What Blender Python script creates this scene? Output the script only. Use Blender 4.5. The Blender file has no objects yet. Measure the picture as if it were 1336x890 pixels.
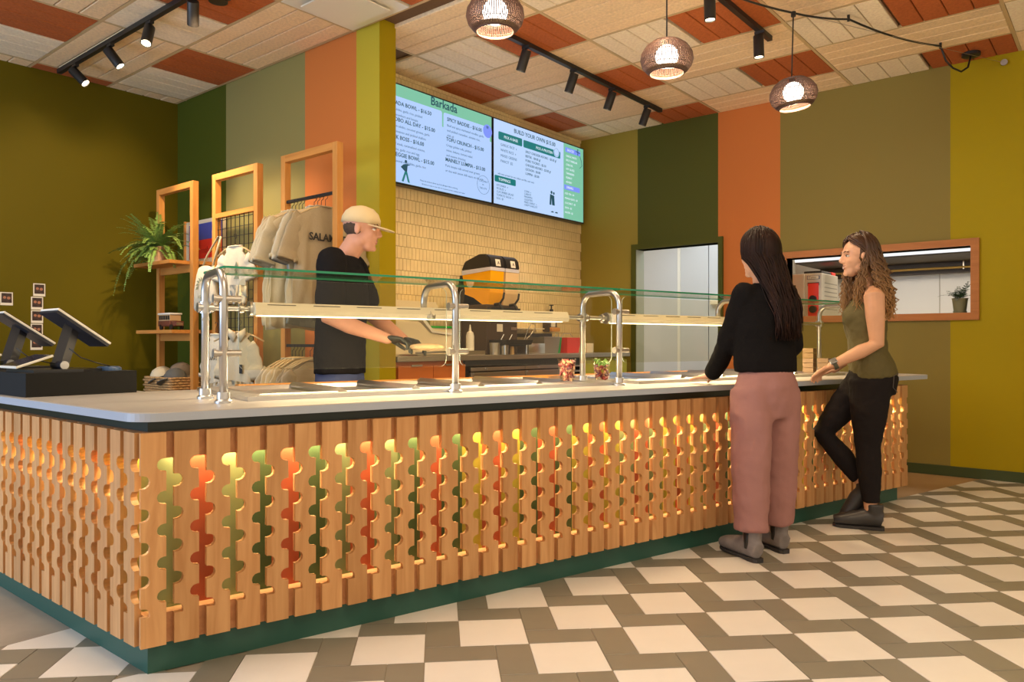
import bpy, bmesh, math, random
from mathutils import Vector, Matrix, Euler, Quaternion, noise
random.seed(7)
R = math.radians
SC = bpy.context.scene
COL = SC.collection

# ------------------------------------------------------------------ camera
cd = bpy.data.cameras.new('camera'); cam = bpy.data.objects.new('camera', cd); COL.objects.link(cam)
cam.location = (0, 0, 1.07); cam.rotation_euler = (R(90), 0, R(39.45))
cd.sensor_width = 36; cd.lens = 985 / 1336 * 36; cd.shift_y = 3 / 1336
cd.clip_start = 0.05; cd.clip_end = 60
SC.camera = cam
# ------------------------------------------------------------------ view and world
SC.view_settings.view_transform = 'Standard'; SC.view_settings.look = 'None'
SC.view_settings.gamma = 1; SC.view_settings.use_curve_mapping = False
SC.view_settings.exposure = 0.0
wd = bpy.data.worlds.new('world'); SC.world = wd; wd.use_nodes = True
wb = wd.node_tree.nodes['Background']; wb.inputs[0].default_value = (1.0, 0.82, 0.60, 1); wb.inputs[1].default_value = 1.0
# ------------------------------------------------------------------ large lights
def area(name, loc, target, sx, sy, power, col):
    l = bpy.data.lights.new(name, 'AREA'); l.shape = 'RECTANGLE'; l.size = sx; l.size_y = sy
    l.energy = power; l.color = col
    o = bpy.data.objects.new(name, l); COL.objects.link(o); o.location = loc
    o.rotation_euler = (Vector(target) - Vector(loc)).to_track_quat('-Z', 'Y').to_euler()
    return o
def spot(name, loc, target, power, col, ang=60, blend=.6, r=.03):
    l = bpy.data.lights.new(name, 'SPOT'); l.energy = power; l.color = col
    l.spot_size = R(ang); l.spot_blend = blend; l.shadow_soft_size = r
    o = bpy.data.objects.new(name, l); COL.objects.link(o); o.location = loc
    o.rotation_euler = (Vector(target) - Vector(loc)).to_track_quat('-Z', 'Y').to_euler()
    return o
WARM = (1.0, 0.70, 0.40)
area('daylight_window', (-5.2, -3.2, 1.6), (-3.6, 1.2, .6), 4.0, 2.6, 230, (.45, .67, 1.0))
area('ceiling_fill', (.3, 1.6, 3.2), (.1, 2.2, 0), 2.4, 2.4, 95, (1, .80, .56))  # unseen fill, added for warm light on the floor
area('ceiling_fill', (-3.4, 1.2, 3.2), (-3.2, 1.7, 0), 2.0, 1.0, 30, (1, .80, .56))  # second unseen fill, added above the register side
# ------------------------------------------------------------------ material helpers
def newmat(name):
    m = bpy.data.materials.new(name); m.use_nodes = True
    nt = m.node_tree; b = nt.nodes['Principled BSDF']
    return m, nt, b
def setb(b, **k):
    names = dict(rough='Roughness', metal='Metallic', spec='Specular IOR Level', trans='Transmission Weight', ior='IOR',
                 alpha='Alpha', emis='Emission Strength', sheen='Sheen Weight', sss='Subsurface Weight', coat='Coat Weight')
    for a, v in k.items(): b.inputs[names[a]].default_value = v
def mat(name, col, rough=.6, metal=0, noise=0, nscale=20, bump=0, bscale=60, emis=0, ecol=None, rand=0, stretch=(1, 1, 1), **kw):
    m, nt, b = newmat(name); N, L = nt.nodes, nt.links
    b.inputs['Base Color'].default_value = (*col, 1); setb(b, rough=rough, metal=metal, **kw)
    if emis:
        b.inputs['Emission Color'].default_value = (*(ecol or col), 1); b.inputs['Emission Strength'].default_value = emis
    if noise or bump or rand:
        tc = N.new('ShaderNodeTexCoord'); mp = N.new('ShaderNodeMapping'); mp.inputs['Scale'].default_value = stretch
        L.new(tc.outputs['Object'], mp.inputs[0])
    if noise or rand:
        hsv = N.new('ShaderNodeHueSaturation'); hsv.inputs['Color'].default_value = (*col, 1)
        if noise:
            nz = N.new('ShaderNodeTexNoise'); nz.inputs['Scale'].default_value = nscale; nz.inputs['Detail'].default_value = 5
            L.new(mp.outputs[0], nz.inputs[0])
            mr = N.new('ShaderNodeMapRange'); mr.inputs['From Min'].default_value = .3; mr.inputs['From Max'].default_value = .7
            mr.inputs['To Min'].default_value = 1 - noise; mr.inputs['To Max'].default_value = 1 + noise
            L.new(nz.outputs['Fac'], mr.inputs[0]); val = mr.outputs[0]
        if rand:
            oi = N.new('ShaderNodeObjectInfo'); m2 = N.new('ShaderNodeMapRange')
            m2.inputs['To Min'].default_value = 1 - rand; m2.inputs['To Max'].default_value = 1 + rand
            L.new(oi.outputs['Random'], m2.inputs[0])
            if noise:
                mu = N.new('ShaderNodeMath'); mu.operation = 'MULTIPLY'; L.new(val, mu.inputs[0]); L.new(m2.outputs[0], mu.inputs[1]); val = mu.outputs[0]
            else: val = m2.outputs[0]
        L.new(val, hsv.inputs['Value']); L.new(hsv.outputs[0], b.inputs['Base Color'])
    if bump:
        n2 = N.new('ShaderNodeTexNoise'); n2.inputs['Scale'].default_value = bscale; n2.inputs['Detail'].default_value = 4
        L.new(mp.outputs[0], n2.inputs[0]); bp = N.new('ShaderNodeBump'); bp.inputs['Strength'].default_value = bump
        bp.inputs['Distance'].default_value = .01; L.new(n2.outputs['Fac'], bp.inputs['Height']); L.new(bp.outputs[0], b.inputs['Normal'])
    return m
def wood(name, c1, c2, stretch=(14, 14, 1.2), rough=.45, rand=.12):
    m, nt, b = newmat(name); N, L = nt.nodes, nt.links
    tc = N.new('ShaderNodeTexCoord'); oi = N.new('ShaderNodeObjectInfo')
    ad = N.new('ShaderNodeVectorMath'); ad.operation = 'ADD'
    sc = N.new('ShaderNodeMath'); sc.operation = 'MULTIPLY'; sc.inputs[1].default_value = 37
    L.new(oi.outputs['Random'], sc.inputs[0]); L.new(tc.outputs['Object'], ad.inputs[0]); L.new(sc.outputs[0], ad.inputs[1])
    mp = N.new('ShaderNodeMapping'); mp.inputs['Scale'].default_value = stretch; L.new(ad.outputs[0], mp.inputs[0])
    nz = N.new('ShaderNodeTexNoise'); nz.inputs['Scale'].default_value = 1.6; nz.inputs['Detail'].default_value = 7; nz.inputs['Distortion'].default_value = 1.2
    L.new(mp.outputs[0], nz.inputs[0])
    cr = N.new('ShaderNodeValToRGB'); cr.color_ramp.elements[0].position = .3; cr.color_ramp.elements[1].position = .72
    cr.color_ramp.elements[0].color = (*c1, 1); cr.color_ramp.elements[1].color = (*c2, 1); L.new(nz.outputs['Fac'], cr.inputs[0])
    hs = N.new('ShaderNodeHueSaturation'); mr = N.new('ShaderNodeMapRange')
    mr.inputs['To Min'].default_value = 1 - rand; mr.inputs['To Max'].default_value = 1 + rand
    L.new(oi.outputs['Random'], mr.inputs[0]); L.new(mr.outputs[0], hs.inputs['Value']); L.new(cr.outputs[0], hs.inputs['Color'])
    L.new(hs.outputs[0], b.inputs['Base Color']); setb(b, rough=rough, spec=.25)
    bp = N.new('ShaderNodeBump'); bp.inputs['Strength'].default_value = .08; L.new(nz.outputs['Fac'], bp.inputs['Height']); L.new(bp.outputs[0], b.inputs['Normal'])
    return m
def glass(name, tint=(.95, .935, .86), refl=.10):
    m, nt, b = newmat(name); N, L = nt.nodes, nt.links; N.remove(b)
    t = N.new('ShaderNodeBsdfTransparent'); t.inputs[0].default_value = (*tint, 1)
    g = N.new('ShaderNodeBsdfGlossy'); g.inputs['Roughness'].default_value = .02
    lw = N.new('ShaderNodeLayerWeight'); lw.inputs['Blend'].default_value = .5
    pw = N.new('ShaderNodeMath'); pw.operation = 'POWER'; pw.inputs[1].default_value = 4; L.new(lw.outputs['Facing'], pw.inputs[0])
    fr = N.new('ShaderNodeMath'); fr.operation = 'MULTIPLY_ADD'; fr.inputs[1].default_value = .45; fr.inputs[2].default_value = .018; L.new(pw.outputs[0], fr.inputs[0])
    mx = N.new('ShaderNodeMixShader'); L.new(fr.outputs[0], mx.inputs[0]); L.new(t.outputs[0], mx.inputs[1]); L.new(g.outputs[0], mx.inputs[2])
    L.new(mx.outputs[0], N['Material Output'].inputs[0]); return m
def emit(name, col, s):
    m, nt, b = newmat(name); b.inputs['Base Color'].default_value = (0, 0, 0, 1) if s else (*col, 1)
    b.inputs['Emission Color'].default_value = (*col, 1); b.inputs['Emission Strength'].default_value = s; setb(b, rough=.3); return m
# ------------------------------------------------------------------ mesh helpers
def link(name, me, m=None, parent=None, loc=None):
    o = bpy.data.objects.new(name, me); COL.objects.link(o)
    if m is not None:
        for x in (m if isinstance(m, (list, tuple)) else [m]): me.materials.append(x)
    if parent: o.parent = parent
    if loc is not None: o.location = loc
    return o
def root_loc(o):
    v = Vector(o.location)
    while o.parent: o = o.parent; v += Vector(o.location)
    return v
def obj(name, bm, m=None, parent=None, smooth=False, world=True):
    """bm holds world coordinates; with a parent the mesh is moved into its frame"""
    me = bpy.data.meshes.new(name)
    if world and parent: bmesh.ops.translate(bm, verts=bm.verts, vec=-root_loc(parent))
    bmesh.ops.recalc_face_normals(bm, faces=bm.faces)
    if smooth:
        for f in bm.faces: f.smooth = True
    bm.to_mesh(me); bm.free()
    if smooth == 'auto':
        try: me.set_sharp_from_angle(angle=R(38))
        except Exception: pass
    return link(name, me, m, parent)
def tag(o, label=None, cat=None, group=None, kind=None):
    if label: o['label'] = label
    if cat: o['category'] = cat
    if group: o['group'] = group
    if kind: o['kind'] = kind
    return o
def thing(name, label, cat, loc, group=None, rz=0):
    o = bpy.data.objects.new(name, None); COL.objects.link(o); o.location = loc; o.rotation_euler = (0, 0, rz)
    o.empty_display_size = .05
    return tag(o, label, cat, group)
def copy_tree(o, parent=None, loc=None, rot=None, label=None):
    c = o.copy(); COL.objects.link(c); c.parent = parent
    if loc is not None: c.location = loc
    if rot is not None: c.rotation_euler = rot
    if label: c['label'] = label
    for ch in list(o.children): copy_tree(ch, c)
    return c
def box(bm, a, b, M=None, mi=0, bevel=0):
    x0, y0, z0 = a; x1, y1, z1 = b
    vs = [bm.verts.new(p) for p in ((x0,y0,z0),(x1,y0,z0),(x1,y1,z0),(x0,y1,z0),(x0,y0,z1),(x1,y0,z1),(x1,y1,z1),(x0,y1,z1))]
    fs = [bm.faces.new([vs[i] for i in q]) for q in ((0,3,2,1),(4,5,6,7),(0,1,5,4),(1,2,6,5),(2,3,7,6),(3,0,4,7))]
    for f in fs: f.material_index = mi
    if bevel:
        es = list({e for f in fs for e in f.edges})
        r = bmesh.ops.bevel(bm, geom=es, offset=bevel, segments=2, affect='EDGES', profile=.5)
        vs = list({v for f in r['faces'] for v in f.verts} | {v for v in vs if v.is_valid})
    if M is not None: bmesh.ops.transform(bm, matrix=M, verts=vs)
    return vs
def BM(): return bmesh.new()
def bx(a, b, M=None, bevel=0):
    bm = BM(); box(bm, a, b, M, 0, bevel); return bm
def prism(bm, pts, z0, z1, M=None, mi=0):
    lo = [bm.verts.new((x, y, z0)) for x, y in pts]; hi = [bm.verts.new((x, y, z1)) for x, y in pts]
    n = len(pts); fs = [bm.faces.new(lo[::-1]), bm.faces.new(hi)]
    for i in range(n): fs.append(bm.faces.new((lo[i], lo[(i+1) % n], hi[(i+1) % n], hi[i])))
    for f in fs: f.material_index = mi
    if M is not None: bmesh.ops.transform(bm, matrix=M, verts=lo + hi)
    return lo + hi
def frame_at(p, d, up=Vector((0, 0, 1))):
    d = d.normalized()
    if abs(d.dot(up)) > .97: up = Vector((1, 0, 0)) if abs(d.x) < .9 else Vector((0, 1, 0))
    x = up.cross(d).normalized(); y = d.cross(x)
    return x, y
def sweep(bm, pts, r, seg=10, cap=True, ry=None, up=Vector((0, 0, 1)), mi=0, closed=False):
    pts = [Vector(p) for p in pts]; n = len(pts)
    rs = r if isinstance(r, (list, tuple)) else [r] * n
    rys = (ry if isinstance(ry, (list, tuple)) else [ry] * n) if ry is not None else rs
    rings = []; px = None
    for i, p in enumerate(pts):
        if closed: d = pts[(i+1) % n] - pts[i-1]
        else: d = (pts[min(i+1, n-1)] - pts[max(i-1, 0)])
        if d.length < 1e-9: d = Vector((0, 0, 1))
        d.normalize()
        if px is None: x, y = frame_at(p, d, up)
        else:
            x = (px - d * px.dot(d)).normalized(); y = d.cross(x)
        px = x
        rings.append([bm.verts.new(p + x * math.cos(a) * rs[i] + y * math.sin(a) * rys[i]) for a in [2*math.pi*k/seg for k in range(seg)]])
    fs = []
    for i in range(n if closed else n - 1):
        A, B = rings[i], rings[(i+1) % n]
        for k in range(seg): fs.append(bm.faces.new((A[k], A[(k+1) % seg], B[(k+1) % seg], B[k])))
    if cap and not closed:
        fs.append(bm.faces.new(rings[0][::-1])); fs.append(bm.faces.new(rings[-1]))
    for f in fs: f.material_index = mi
    return [v for q in rings for v in q]
def cyl(bm, a, b, r, seg=16, r2=None, mi=0):
    return sweep(bm, [a, b], [r, r if r2 is None else r2], seg, mi=mi)
def lathe(bm, prof, c=(0, 0, 0), seg=24, M=None, mi=0, closed=False):
    rings = []
    for r, z in prof:
        if r < 1e-6: rings.append([bm.verts.new((c[0], c[1], c[2] + z))])
        else: rings.append([bm.verts.new((c[0] + r*math.cos(2*math.pi*k/seg), c[1] + r*math.sin(2*math.pi*k/seg), c[2] + z)) for k in range(seg)])
    m = len(rings)
    for i in range(m if closed else m-1):
        A, B = rings[i], rings[(i+1) % m]
        for k in range(seg):
            k2 = (k+1) % seg
            if len(A) == 1 and len(B) == 1: continue
            if len(A) == 1: f = bm.faces.new((A[0], B[k], B[k2]))
            elif len(B) == 1: f = bm.faces.new((A[k], A[k2], B[0]))
            else: f = bm.faces.new((A[k], A[k2], B[k2], B[k]))
            f.material_index = mi
    vs = [v for q in rings for v in q]
    if M is not None: bmesh.ops.transform(bm, matrix=M, verts=vs)
    return vs
def arc(c, r, a0, a1, n, plane='xy'):
    out = []
    for i in range(n + 1):
        a = R(a0 + (a1 - a0) * i / n); out.append((c[0] + r*math.cos(a), c[1] + r*math.sin(a)))
    return out
def struct(name, bm, m, smooth=False, parent=None):
    o = obj(name, bm, m, parent, smooth)
    if parent is None: o['kind'] = 'structure'
    return o
def txt(name, s, size, M, m, parent, align='LEFT', bold=0):
    c = bpy.data.curves.new(name, 'FONT'); c.body = s; c.size = size; c.align_x = align; c.offset = bold; c.extrude = .0006
    c.resolution_u = 2
    o = bpy.data.objects.new(name, c); COL.objects.link(o); c.materials.append(m); o.parent = parent
    rl = root_loc(parent); o.matrix_local = Matrix.Translation(-rl) @ M
    return o
def basis(o, x, y, z):
    M = Matrix.Identity(4)
    for i, v in enumerate((x, y, z)):
        v = Vector(v)
        for j in range(3): M[j][i] = v[j]
    M.translation = Vector(o); return M

# ------------------------------------------------------------------ materials
M = {}
PAL = dict(olive_dark=(.125, .100, .004), green_dark=(.070, .085, .008), sage=(.27, .24, .085), orange=(.58, .185, .045),
           lime=(.48, .39, .035), mustard=(.38, .285, .006), sage_wall=(.25, .195, .05), lime_wall=(.33, .265, .05), green_wall=(.085, .095, .018))
for k, c in PAL.items(): M[k] = mat('paint_' + k, c, .6, bump=.03, bscale=250, spec=.12)
M['white_paint'] = mat('paint_white', (.7, .68, .62), .6)
M['kitchen_wall'] = mat('kitchen_wall_panel', (.72, .72, .70), .35)
M['steel'] = mat('brushed_steel', (.62, .61, .60), .28, 1, noise=.08, nscale=8, stretch=(1, 1, 30))
M['steel_dull'] = mat('dull_steel', (.50, .47, .42), .42, 1)
M['chrome'] = mat('polished_steel', (.60, .61, .63), .30, 1)
M['black'] = mat('black_metal', (.018, .016, .015), .45)
M['black_plastic'] = mat('black_plastic', (.02, .02, .022), .3)
M['char'] = mat('charcoal_box', (.012, .012, .012), .7, spec=.2)
M['plinth'] = mat('teal_green_paint', (.018, .085, .062), .45)
M['band'] = mat('dark_green_band', (.008, .018, .011), .35)
M['slat'] = wood('cherry_slat', (.49, .24, .090), (.65, .365, .160))
M['rail'] = wood('cherry_rail', (.42, .185, .075), (.55, .26, .11), stretch=(1.2, 14, 14))
M['frame_wood'] = wood('orange_oak', (.56, .24, .055), (.68, .32, .085), rand=.05)
M['frame_wood_h'] = wood('orange_oak_flat', (.54, .22, .05), (.66, .30, .075), stretch=(1.2, 14, 14), rand=.05)
M['trim_wood'] = wood('terracotta_wood', (.40, .145, .030), (.50, .19, .045), stretch=(1.2, 14, 14), rand=.03)
M['top'] = mat('grey_solid_top', (.40, .37, .34), .38, noise=.05, nscale=2.5, stretch=(.6, 3, 1))
M['edge'] = mat('daylit_top_edge', (.40, .45, .54), .4)  # cool daylight is mixed into this slab edge colour
M['white'] = mat('white_enamel', (.86, .83, .74), .35)
M['glass'] = glass('clear_glass'); M['glass_edge'] = mat('green_glass_edge', (.02, .30, .15), .12)
M['edge_light'] = mat('pale_glass_edge', (.55, .62, .52), .15)

# ------------------------------------------------------------------ layout constants (room axes X, Y; counter front at 75 degrees)
CEIL = 3.313; YB = 6.95; XL = -6.93; YF = 3.48; XP = -4.06; XT = -4.73
A75 = R(75); U = Vector((math.cos(A75), math.sin(A75), 0)); NI = Vector((-math.sin(A75), math.cos(A75), 0))   # along, inward
C0 = Vector((-2.46, 1.136, 0))
def cnr(d):                      # corner of the two counter faces pushed outward by d
    # outward normals: front = -NI, side = (0,-1)
    a, b = -NI.x, -NI.y          # solve o.(-NI) = d ; -o.y = d
    oy = -d; ox = (d - b * oy) / a
    return C0 + Vector((ox, oy, 0))
CS = cnr(.04)
def P(s, t, z=0): v = CS + U * s + NI * t; return Vector((v.x, v.y, z))
MC = basis(CS, U, NI, (0, 0, 1))  # counter-local (s, t, z) to world

# ================================================================== SETTING
def wallgrid(name, xs, zs, holes, y0, y1, mats, cols, axis='x', parent=None):
    bm = BM()
    for i in range(len(xs) - 1):
        for j in range(len(zs) - 1):
            cx, cz = (xs[i] + xs[i+1]) / 2, (zs[j] + zs[j+1]) / 2
            if any(h[0] < cx < h[1] and h[2] < cz < h[3] for h in holes): continue
            k = cols(cx)
            if axis == 'x': box(bm, (xs[i], y0, zs[j]), (xs[i+1], y1, zs[j+1]), mi=k)
            else: box(bm, (y0, xs[i], zs[j]), (y1, xs[i+1], zs[j+1]), mi=k)
    return struct(name, bm, [M[m] for m in mats])
# back wall with doorway and pass-through
DX0, DX1, DZ = -4.02, -3.11, 2.05
PX0, PX1, PZ0, PZ1 = -2.45, -.995, 1.314, 1.845
def backcol(x):
    for k, e in enumerate((-4.012, -3.12, -2.514, -1.139)):
        if x < e: return k
    return 4
wallgrid('wall_back', sorted([-4.85, -4.012, DX0, DX1, -3.12, -2.514, PX0, PX1, -1.139, 3.2]), [0, PZ0, PZ1, DZ, CEIL + .1],
         [(DX0, DX1, 0, DZ), (PX0, PX1, PZ0, PZ1)], YB, YB + .14, ['lime_wall', 'green_wall', 'orange', 'sage_wall', 'mustard'], backcol)
# frame wall (behind the display frames) and its lime end
def fcol(x):
    for k, e in enumerate((-6.074, -4.929, -4.312)):
        if x < e: return k
    return 3
wallgrid('wall_display', [-7.1, -6.074, -4.929, -4.312, XP - .002], [0, CEIL + .1], [], YF, YF + .15, ['green_dark', 'sage', 'orange', 'lime'], fcol)
struct('trim_1', bx((XP - .002, YF, 0), (XP, YF + .15, CEIL + .1)), M['mustard'])
struct('wall_left', bx((XL - .14, -4.0, 0), (XL, YF + .15, CEIL + .1)), M['olive_dark'])
struct('wall_tiled', bx((XT - .15, YF + .15, 0), (XT, YB, CEIL + .1)), mat('tile_grout', (.36, .25, .10), .8))
# wall tiles: narrow vertical tiles in rows, one half-offset
def tiles():
    bm = BM(); w, hgt = .042, .1; g = .004
    z = .98; r = 0
    while z < CEIL - .02:
        h2 = min(hgt, CEIL - z)
        y = YF + .15 + (0 if r % 2 else w / 2)
        while y < YB - w:
            box(bm, (XT, y + g/2, z + g/2), (XT + .006 + random.random()*.0015, y + w - g/2, z + h2 - g/2)); y += w
        z += hgt; r += 1
    return bm
tw = obj('wall_tile', tiles(), mat('glazed_cream_tile', (.88, .72, .40), .25, noise=.06, nscale=9), bpy.data.objects['wall_tiled'])
tw['kind'] = 'stuff'
# baseboards
struct('baseboard_back', bx((-3.02, YB - .015, 0), (3.2, YB, .08)), mat('dark_green_base', (.045, .065, .015), .5))
# doorway casing, painted green
bm = BM(); c = .055
box(bm, (DX0 - c, YB - .03, 0), (DX0, YB + .14, DZ + c)); box(bm, (DX1, YB - .03, 0), (DX1 + c - .01, YB + .14, DZ + c)); box(bm, (DX0, YB - .03, DZ), (DX1, YB + .14, DZ + c))
dr_ = struct('door_1', bm, M['green_wall'])
obj('jamb_liner', bx((DX0, YB - .02, 0), (DX0 + .004, YB + .139, DZ - .001)), mat('jamb_liner', (.42, .46, .36), .4), dr_)
# pass-through casing, stained wood
bm = BM(); c = .058
box(bm, (PX0 - c, YB - .03, PZ1), (PX1 + c, YB + .14, PZ1 + c)); box(bm, (PX0 - c, YB - .03, PZ0 - c), (PX1 + c, YB + .14, PZ0))
box(bm, (PX0 - c, YB - .03, PZ0), (PX0, YB + .14, PZ1)); box(bm, (PX1, YB - .03, PZ0), (PX1 + c, YB + .14, PZ1))
struct('window_1', bm, M['trim_wood'])
# rooms behind
kw = M['kitchen_wall']
struct('wall_kitchen', bx((-2.9, 8.5, 0), (.6, 8.6, 3)), kw)
struct('wall_kitchen_side', bx((-2.95, YB + .14, 0), (-2.9, 8.5, 3)), kw)
struct('wall_kitchen_right', bx((.6, YB + .14, 0), (.7, 8.5, 3)), kw)
struct('ceiling_kitchen', bx((-5.6, YB + .14, 2.6), (.7, 9.0, 2.7)), M['white_paint'])
struct('wall_corridor', bx((-6.6, 8.9, 0), (-2.95, 9.0, 3)), kw)
struct('floor_back', bx((-5.6, YB, -.1), (.7, 9.0, -.001)), mat('quarry_floor', (.30, .20, .12), .6))

# ---- ceiling: planks in a checker of cream cells and white-and-red cells
plank_mats = dict(cream=mat('cream_plank', (.93, .71, .45), .9, noise=.10, nscale=45, bump=.5, bscale=90, rand=.05),
                  pale=mat('pale_plank', (.95, .83, .64), .9, noise=.10, nscale=45, bump=.5, bscale=90, rand=.05),
                  red=mat('terracotta_plank', (.48, .125, .028), .9, noise=.14, nscale=45, bump=.5, bscale=90, rand=.06))
ce = struct('ceiling', bx((-7.1, -4, CEIL + .03), (3.2, 9.0, CEIL + .12)), mat('ceiling_void', (.16, .09, .045), .9))
def visible(x, y, z, m=40):
    d = Vector((-math.sin(R(39.45)), math.cos(R(39.45)))); r = Vector((d.y, -d.x)); v = Vector((x, y))
    dep = v.dot(d)
    if dep < .4: return None
    px = 668 + 985 * v.dot(r) / dep; py = 448 - 985 * (z - 1.07) / dep
    return dep if -m < px < 1336 + m and -m < py < 890 + m else None
pm = {}
def plank_mesh(lx, ly, kind):
    k = (round(lx, 3), round(ly, 3), kind)
    if k not in pm:
        b = BM(); box(b, (-lx/2, -ly/2, 0), (lx/2, ly/2, .028)); 
        low = [e for e in b.edges if all(v.co.z < .001 for v in e.verts)]
        bmesh.ops.bevel(b, geom=low, offset=.004, segments=1, affect='EDGES')
        me = bpy.data.meshes.new('ceiling_plank'); bmesh.ops.recalc_face_normals(b, faces=b.faces); b.to_mesh(me); b.free(); me.materials.append(plank_mats[kind]); pm[k] = me
    return pm[k]
planks = []
GX0, GY0 = -1.889, 2.243
for i in range(-6, 6):
    for j in range(-11, 9):
        x0, y0 = GX0 + 1.22 * i, GY0 + .61 * j; x1, y1 = x0 + 1.22, y0 + .61
        if (i + j) % 2 == 0: cells = [(x0, x1, y0 + k*.1525, y0 + (k+1)*.1525, 'cream') for k in range(4)]
        else: cells = [(x0 + k*.1525, x0 + (k+1)*.1525, y0, y1, 'pale' if k < 4 else 'red') for k in range(8)]
        if i == -2 and j == 1: cells = cells[4:]        # air diffuser takes the pale half
        for n_, (a, b_, c_, d_, kind) in enumerate(cells):
            # tee gap on the cell border only
            t = .010
            if abs(a - x0) < 1e-4 or abs(a - (x0 + .61)) < 1e-4 and kind != 'cream': a += t
            if abs(b_ - x1) < 1e-4 or abs(b_ - (x0 + .61)) < 1e-4 and kind != 'cream': b_ -= t
            if abs(c_ - y0) < 1e-4: c_ += t
            if abs(d_ - y1) < 1e-4: d_ -= t
            a += .003; b_ -= .003; c_ += .0045 if kind == 'cream' else .003; d_ -= .0045 if kind == 'cream' else .003
            a, b_ = max(a, XL), min(b_, 3.1); d_ = min(d_, YB); 
            if a < XP and c_ < YF < d_: d_ = YF
            if a > b_ - .01 or c_ > d_ - .01: continue
            if b_ <= XT and c_ > YF: continue
            if a < XT and c_ > YF: a = XT
            planks.append((a, b_, c_, d_, kind))
vis = sorted([(v, q) for q in planks for v in [visible((q[0]+q[1])/2, (q[2]+q[3])/2, CEIL)] if v], key=lambda e: e[0])
chosen = {}
for kind in ('cream', 'pale', 'red'): chosen[kind] = [q for v, q in vis if q[4] == kind][:290]
sel = set(q for k in chosen.values() for q in k)
rest = {k: BM() for k in plank_mats}
for q in planks:
    a, b_, c_, d_, kind = q
    if q in sel:
        o = bpy.data.objects.new({'cream': 'ceiling_plank', 'pale': 'ceiling_plank', 'red': 'ceiling_plank'}[kind], plank_mesh(b_-a, d_-c_, kind)); COL.objects.link(o)
        o.parent = ce; o.location = ((a+b_)/2, (c_+d_)/2, CEIL + random.uniform(0, .002))
        if kind == 'red': o['label'] = 'terracotta red ceiling plank'
        elif kind == 'pale': o['label'] = 'pale off-white ceiling plank'
    else: box(rest[kind], (a, c_, CEIL), (b_, d_, CEIL + .028))
for k, b in rest.items():
    if len(b.verts): tag(obj('distant_planks', b, plank_mats[k], ce), kind='stuff')
tb = BM()
for i in range(-5, 6): box(tb, (GX0 + 1.22*i - .011, -3.9, CEIL + .001), (GX0 + 1.22*i + .011, YB, CEIL + .02))
for j in range(-11, 9): box(tb, (XL, GY0 + .61*j - .011, CEIL + .0015), (3.1, GY0 + .61*j + .011, CEIL + .02))
tag(obj('grid_tee', tb, mat('ceiling_tee', (.62, .46, .25), .7), ce), kind='stuff')
# white air diffuser in the ceiling
dx0, dy0 = GX0 - 2.44 + .01, GY0 + .61 + .01
df = thing('air_diffuser', 'square white air diffuser panel set in the ceiling above the partition end', 'air diffuser', (dx0 + .3, dy0 + .3, CEIL))
bm = BM(); box(bm, (dx0, dy0, CEIL - .002), (dx0 + .59, dy0 + .59, CEIL + .02)); obj('frame', bm, M['white'], df)
bm = BM(); box(bm, (dx0 + .09, dy0 + .09, CEIL - .03), (dx0 + .50, dy0 + .50, CEIL - .022)); box(bm, (dx0 + .27, dy0 + .27, CEIL - .022), (dx0 + .32, dy0 + .32, CEIL)); obj('plaque', bm, M['white'], df)

# ---- floor: concrete base, tile field at 45 degrees
fl = struct('floor', bx((-7.1, -4, -.1), (3.2, YB, -.012)), mat('tan_concrete', (.36, .23, .12), .6, noise=.12, nscale=3))
grout = mat('tile_joint', (.33, .28, .21), .8)
SQ = .2455; O2 = Vector((-2.009, 2.810)); E1 = Vector((math.sqrt(.5), math.sqrt(.5))); E2 = Vector((math.sqrt(.5), -math.sqrt(.5)))
# clip region: right of X=-3.08 (front-left) and right of the counter front line
def clip_poly(poly):
    def half(poly, f):
        out = []
        for i in range(len(poly)):
            a, b = poly[i], poly[(i+1) % len(poly)]; fa, fb = f(a), f(b)
            if fa >= 0: out.append(a)
            if (fa >= 0) != (fb >= 0): t = fa / (fa - fb); out.append(a + (b - a) * t)
        return out
    left = sum(poly, Vector((0, 0))) / len(poly)
    if left.y < C0.y - .12 or left.x < C0.x + .03: poly = half(poly, lambda p: C0.y + .05 - p.y)   # in front of the short counter side
    else: poly = half(poly, lambda p: -((p - CS.xy).dot(NI.xy)) + .06)      # camera side of the counter line
    if poly: poly = half(poly, lambda p: p.x + 3.08)
    if poly: poly = half(poly, lambda p: YB - .015 - p.y)
    return poly
white_m = mat('white_floor_tile', (.80, .76, .70), .32, noise=.03, nscale=6, rand=.03)
grey_m = mat('olive_grey_floor_tile', (.235, .215, .165), .34, noise=.05, nscale=6, rand=.05)
tms = {}
def tile_mesh(w, h, m, nm):
    k = (w, h)
    if k not in tms:
        b = BM(); g = .0017; box(b, (g, -h + g, -.008), (w - g, -g, 0)); me = bpy.data.meshes.new(nm)
        top = [e for e in b.edges if all(v.co.z > -.001 for v in e.verts)]; bmesh.ops.bevel(b, geom=top, offset=.001, segments=1, affect='EDGES')
        bmesh.ops.recalc_face_normals(b, faces=b.faces); b.to_mesh(me); b.free(); me.materials.append(m); tms[k] = me
    return tms[k]
count = dict(w=0, g=0)
restw, restg = BM(), BM()
cand = []
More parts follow.
